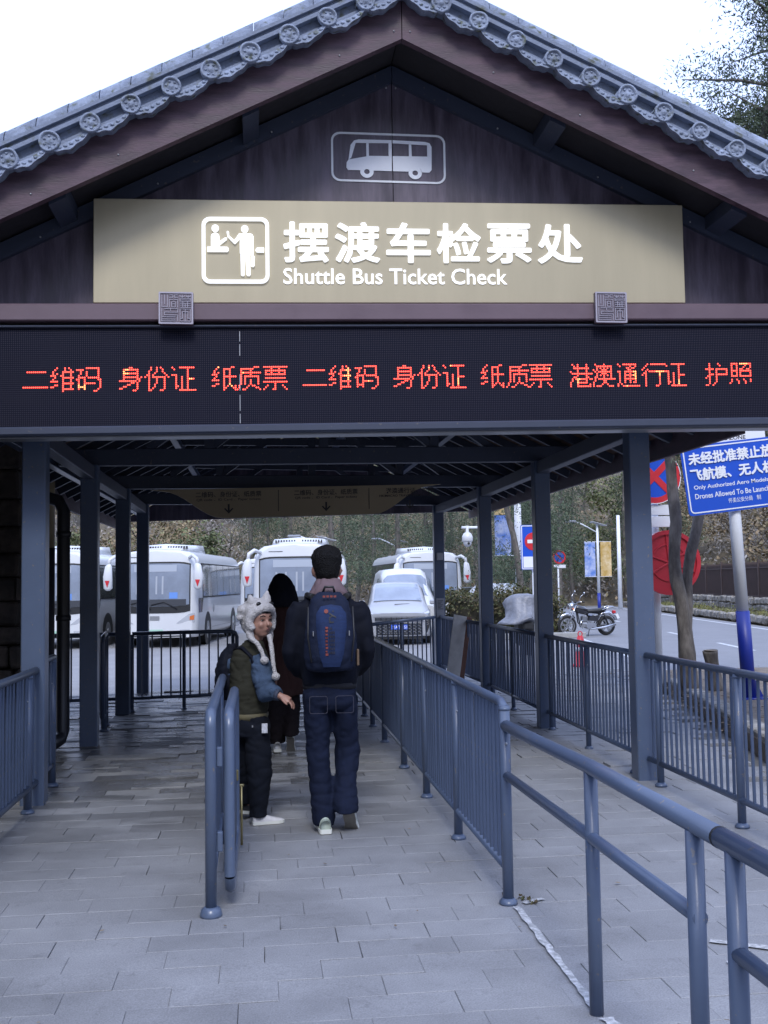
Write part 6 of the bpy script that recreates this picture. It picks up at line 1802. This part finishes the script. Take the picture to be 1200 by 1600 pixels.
Mh = Matrix.Rotation(math.atan2(face_d.y, face_d.x)+math.pi/2, 3, 'Z')       # local -Y becomes the face direction
def hp(x, y, z): v = Mh @ Vector((x, y, z)); return (HX+v.x, HY+v.y, HZ+v.z)
for (c, rx_, ry_, rz_) in (((0, .0, .03), .076, .09, .085), ((0, -.018, -.03), .066, .072, .075), ((0, -.035, -.075), .040, .042, .030)):
    bd.ball(hp(*c), rx_, ry_, rz_, n=22, m=14, M=Mh)
bd.tube([hp(0, -.083, .012), hp(0, -.098, -.010), hp(0, -.103, -.022), hp(0, -.094, -.030)], [.006, .009, .012, .007], 8)
for s in (-1, 1):
    bd.ball(hp(s*.034, -.070, -.024), .020, .018, .022, M=Mh, n=10, m=7)
    bd.tube([hp(s*.014, -.083, .026), hp(s*.030, -.082, .030), hp(s*.048, -.070, .024)], .007, 6)
bd.ball(hp(0, -.086, -.046), .016, .008, .005, M=Mh, n=12, m=6).ball(hp(0, -.085, -.055), .014, .008, .005, M=Mh, n=12, m=6)
arm = [(KX+.10, KY-.04, 1.02), (KX+.155, KY-.11, .93), (KX+.15, KY-.13, .86), (.06, 6.74, .845), (.115, 6.69, .825)]
bd.tube(arm, [.038, .034, .032, .026, .022], 10)
hand(bd, (.118, 6.688, .823), (.82, -.25, -.42), (-.25, .1, -.9), .80, spread=.22, thumb=-1)
bd.tube([(KX-.09, KY+.03, 1.03), (KX-.13, KY+.06, .9), (KX-.08, KY+.12, .8)], [.038, .034, .028], 10)
hand(bd, (KX-.08, KY+.12, .8), (.3, .5, -.8), (0, -1, 0), .75)
bd.tube([(KX+.05, KY-.02, .7), (KX+.065, KY-.035, .42), (KX+.06, KY-.04, .08)], [.05, .045, .035], 10)
bd.tube([(KX-.03, KY+.05, .7), (KX-.035, KY+.09, .42), (KX-.02, KY+.15, .08)], [.05, .045, .035], 10)
o = remesh(bd.build('body', SKIN, kid), .0062, 1)
LIP = mat('lips', (.20, .085, .08), .5); EYE = mat('eye_dark', (.02, .012, .01), .2); EYW = mat('eye_white', (.26, .24, .24), .3)
for s in (-1, 1):
    MB().ball(hp(s*.031, -.0775, .006), .0105, .005, .0036, M=Mh, n=12, m=6).build('eye', EYW, kid)
    MB().ball(hp(s*.031, -.0825, .006), .0052, .003, .0038, M=Mh, n=10, m=6).build('iris', EYE, kid)
    MB().tube([hp(s*.018, -.0845, .010), hp(s*.031, -.0855, .0125), hp(s*.045, -.077, .009)], .0018, 6).build('eyelid', HAIR, kid)
    MB().tube([hp(s*.016, -.0895, .032), hp(s*.032, -.089, .037), hp(s*.049, -.078, .031)], .003, 6).build('eyebrow', HAIR, kid)
MB().ball(hp(0, -.0940, -.0465), .012, .003, .0028, M=Mh, n=12, m=6).ball(hp(0, -.0935, -.0545), .011, .003, .003, M=Mh, n=12, m=6).build('lips', LIP, kid)
MB().ball(hp(0, -.0945, -.0505), .008, .002, .0014, M=Mh, n=10, m=5).build('open_mouth', EYE, kid)
MB().ball(hp(0, .0, .075), .070, .080, .035, M=Mh).tube([hp(-.04, -.078, .060), hp(0, -.087, .058), hp(.04, -.078, .060)], .008, 8).build('hair', HAIR, kid)
# vest
vt = MB().loft([((KX+.005, KY, .665), .112, .10, 0), ((KX+.005, KY, .70), .124, .110, 0), ((KX+.005, KY, .80), .126, .115, 0), ((KX+.005, KY, .92), .128, .112, 0), ((KX+.01, KY, 1.02), .125, .106, 0), ((KX+.01, KY, 1.09), .115, .095, 0), ((KX+.03, KY-.01, 1.135), .075, .075, 0), ((KX+.045, KY-.01, 1.165), .062, .062, 0)], 24)
vt.tube([(KX+.0, KY-.08, 1.06), (KX+.10, KY-.07, 1.08)], .03, 8)
remesh(vt.build('vest', VEST, kid), .0105, 3, .010, 5, (1, 1, 3.2), 5)
MB().loft([((KX+.005, KY, .655), .118, .102, 0), ((KX+.005, KY, .70), .126, .112, 0)], 24).build('vest_hem', mat('olive_hem', (.085, .075, .04), .75, var=.3, scale=20), kid)
sl = MB().tube([(KX+.055, KY-.06, 1.055), (KX+.085, KY-.09, .99), (KX+.105, KY-.125, .90), (KX+.12, KY-.14, .83), (KX+.165, KY-.17, .845), (.10, 6.705, .83)], [.060, .072, .074, .068, .054, .036], 16)
sl.tube([(KX-.08, KY+.04, 1.04), (KX-.125, KY+.06, .95), (KX-.12, KY+.10, .86), (KX-.09, KY+.12, .81)], [.055, .06, .05, .035], 12)
remesh(sl.build('denim_sleeves', SLV, kid), .0095, 2, .010, 7, (1, 1, 1.6), 7)
MB().tube([(.092, 6.708, .832), (.112, 6.695, .827)], [.037, .034], 14).build('cuff', mat('cuff_dark', (.03, .04, .07), .8), kid)
kt = MB().loft([((KX+.01, KY, .70), .118, .10, 0), ((KX+.01, KY, .62), .128, .11, 0), ((KX+.01, KY, .55), .125, .105, 0)], 22)
kt.loft([((KX+.055, KY-.03, .62), .078, .085, 0), ((KX+.065, KY-.035, .45), .083, .08, 0), ((KX+.07, KY-.04, .30), .080, .078, 0), ((KX+.065, KY-.04, .16), .064, .07, 0), ((KX+.06, KY-.04, .085), .058, .066, 0), ((KX+.06, KY-.04, .05), .062, .07, 0)], 18)
kt.loft([((KX-.03, KY+.06, .62), .078, .085, 0), ((KX-.035, KY+.09, .42), .078, .078, 0), ((KX-.03, KY+.13, .22), .070, .072, 0), ((KX-.02, KY+.15, .10), .06, .066, 0)], 18)
remesh(kt.build('trousers', BLKJ, kid), .0105, 2, .009, 5, (1, 1, 1.8), 8)
MB().box(.0, .036, KY-.135, KY-.131, .585, .645).build('trouser_patch', mat('patch_print', (.45, .47, .52), .6, var=.6, scale=60), kid)
MB().box(-.062, -.054, KY-.132, KY-.128, .622, .634).build('rivet', ALU, kid)
KSH = mat('grey_white_shoe', (.50, .50, .52), .45, var=.2, scale=18)
shoe(kid, (KX+.11, KY-.05, .0), 0, R(-78), .70, KSH)
shoe(kid, (KX+.01, KY+.16, .02), R(12), R(-50), .74, BLACK)
# hat: fluffy hood with ear, side bumps, button eye, long straps with pompoms
ht = MB()
ht.ball(hp(0, .018, .072), .104, .104, .078, n=24, m=14, M=Mh)
ht.ball(hp(0, .050, .01), .098, .085, .11, M=Mh)
ring = [hp(.092*math.sin(a), -.078+.062*abs(math.sin(a))**2, .000+.088*math.cos(a)) for a in [R(-128)+R(256)*i/14 for i in range(15)]]
ht.tube(ring, [.022, .030]+[.031]*11+[.030, .022], 12)
ht.tube([hp(.055, -.005, .12), hp(.066, .0, .155), hp(.082, .012, .195)], [.038, .028, .008], 12)
ht.tube([hp(-.055, -.005, .12), hp(-.062, .0, .145), hp(-.070, .006, .17)], [.036, .026, .008], 12)
for s in (-1, 1): ht.ball(hp(s*.10, .045, .075), .034, M=None).ball(hp(s*.105, .055, .030), .028)
for s in (-1, 1): ht.tube([hp(s*.082, .0, -.045), hp(s*.078, -.02, -.105), hp(s*.060, -.03, -.13)], [.030, .024, .016], 10)
def furry(o_, amp, fs_):
    for v in o_.data.vertices:
        v.co = v.co+v.normal*(noise.noise(v.co*fs_)*amp+noise.noise(v.co*fs_*2.7)*amp*.7)
    o_.data.update()
o = remesh(ht.build('hat', FUR, kid), .0065, 3, .002, 12); furry(o, .0022, 60)
hat = o
for s in (-1, 1): MB().ball(hp(s*.050, -.066, .112), .018, .012, .014, M=Mh, n=12, m=8).build('hat_button_eye', mat('gloss_eye', (.01, .01, .012), .1), hat)
for q, pts in enumerate(([(-.075, 6.80, 1.19), (-.025, 6.775, 1.15), (.005, 6.77, 1.095), (.015, 6.765, 1.06)], [(.052, 6.81, 1.20), (.065, 6.77, 1.12), (.075, 6.745, 1.02), (.085, 6.735, .96)])):
    mb = MB().tube(pts, [.017, .015, .014, .013], 12).ball((pts[-1][0]+.005, pts[-1][1], pts[-1][2]-.018), .028, .026, .026)
    o = remesh(mb.build('strap_with_pompom', FUR, hat), .0055, 1); furry(o, .002, 60)
# black bag at the child's back
kb_ = thing('shoulder_bag', (-.2, 6.98, .9), 'black soft bag hanging at the back of the child', 'bag')
mb = MB().loft([((-.215, 7.0, .78), .05, .05, 0), ((-.225, 7.0, .86), .075, .08, 0), ((-.225, 7.0, .98), .075, .08, 0), ((-.205, 7.0, 1.08), .055, .06, 0), ((-.18, 6.98, 1.14), .03, .03, 0)], 18)
mb.tube([(-.25, 6.98, .93), (-.285, 6.96, .88), (-.30, 6.95, .85)], [.02, .016, .012], 8)
remesh(mb.build('bag_body', JACK, kb_), .010, 3, .010, 9, seed=9)
MB().tube([(-.17, 6.94, 1.10), (-.12, 6.84, 1.12), (-.06, 6.81, 1.06), (-.04, 6.80, .98)], .012, 8).build('strap', JACK, kb_)

# ---------- 3: hooded person in brown coat, walking away further on
hp3 = person('person', (.2, 9.8, 0), 'person in long brown coat and black hood walking ahead')
CX, CY = .19, 9.8
COAT = mat('brown_coat', (.036, .018, .017), .9, spec=.15, var=.15, scale=7, bump=.1, bscale=90)
bd = MB().loft([((CX, CY, .55), .15, .11, 0), ((CX, CY, .9), .14, .10, 0), ((CX, CY, 1.2), .17, .10, 0), ((CX, CY, 1.33), .13, .08, 0), ((CX, CY, 1.38), .05, .05, 0), ((CX, CY+.01, 1.43), .05, .055, 0)], 16)
bd.ball((CX, CY+.02, 1.49), .078, .092, .105, n=18, m=12)
for s in (-1, 1):
    bd.tube([(CX+s*.16, CY, 1.3), (CX+s*.19, CY-.02, 1.1), (CX+s*.17, CY+.08, .95), (CX+s*.10, CY+.14, .92)], [.045, .04, .035, .03], 10)
    bd.tube([(CX+s*.07, CY, .7), (CX+s*.075, CY+.01*s, .4), (CX+s*.062, CY-.03-.03*s, .16)], [.06, .05, .035], 10)
remesh(bd.build('body', SKIN, hp3), .016, 3)
ct = MB().loft([((CX-.0, CY, .50), .19, .13, 0), ((CX, CY, .60), .195, .14, 0), ((CX, CY, .85), .182, .14, 0), ((CX, CY, 1.05), .178, .13, 0), ((CX, CY, 1.22), .19, .12, 0), ((CX, CY, 1.31), .165, .10, 0), ((CX, CY, 1.37), .09, .08, 0)], 26)
for s in (-1, 1): ct.tube([(CX+s*.15, CY, 1.29), (CX+s*.20, CY, 1.2), (CX+s*.225, CY-.02, 1.05), (CX+s*.20, CY+.06, .93), (CX+s*.13, CY+.13, .90)], [.07, .075, .07, .06, .05], 14)
remesh(ct.build('coat', COAT, hp3), .0135, 3, .012, 6, (1, 1, .6), 10)
hh = MB().loft([((CX, CY-.02, 1.31), .165, .11, 0), ((CX, CY-.02, 1.37), .155, .13, 0), ((CX, CY-.01, 1.43), .143, .135, 0), ((CX, CY, 1.50), .122, .125, 0), ((CX-.005, CY-.01, 1.57), .080, .10, 0), ((CX-.01, CY-.02, 1.615), .035, .05, 0)], 22)
remesh(hh.build('hood', JACK, hp3), .011, 3, .008, 8, seed=12)
tt = MB().loft([((CX-.075, CY, .62), .085, .09, 0), ((CX-.07, CY, .40), .088, .085, 0), ((CX-.06, CY, .2), .084, .085, 0), ((CX-.055, CY, .07), .078, .085, 0)], 18)
tt.loft([((CX+.075, CY, .62), .085, .09, 0), ((CX+.08, CY+.03, .42), .085, .085, 0), ((CX+.075, CY-.04, .26), .078, .08, 0), ((CX+.07, CY-.09, .15), .07, .08, 0)], 18)
remesh(tt.build('trousers', mat('dark_brown_trousers', (.010, .008, .010), .9, spec=.12, var=.2, scale=10), hp3), .0125, 2, .012, 7, (1, 1, 1.5), 11)
WSH = mat('white_shoe', (.55, .56, .58), .5, var=.1, scale=12)
shoe(hp3, (CX-.055, CY+.02, 0), 0, R(3), .95, WSH)
shoe(hp3, (CX+.07, CY-.04, .04), R(48), R(-4), .95, WSH)
MB().ball((CX+.118, CY-.05, 1.40), .012, .012, .022).build('earring_glint', SIGNW, hp3)

for k_ in list(protos):
    for t_ in protos[k_]:
        if t_.name not in used:
            for c_ in list(t_.children): bpy.data.objects.remove(c_)
            bpy.data.objects.remove(t_)
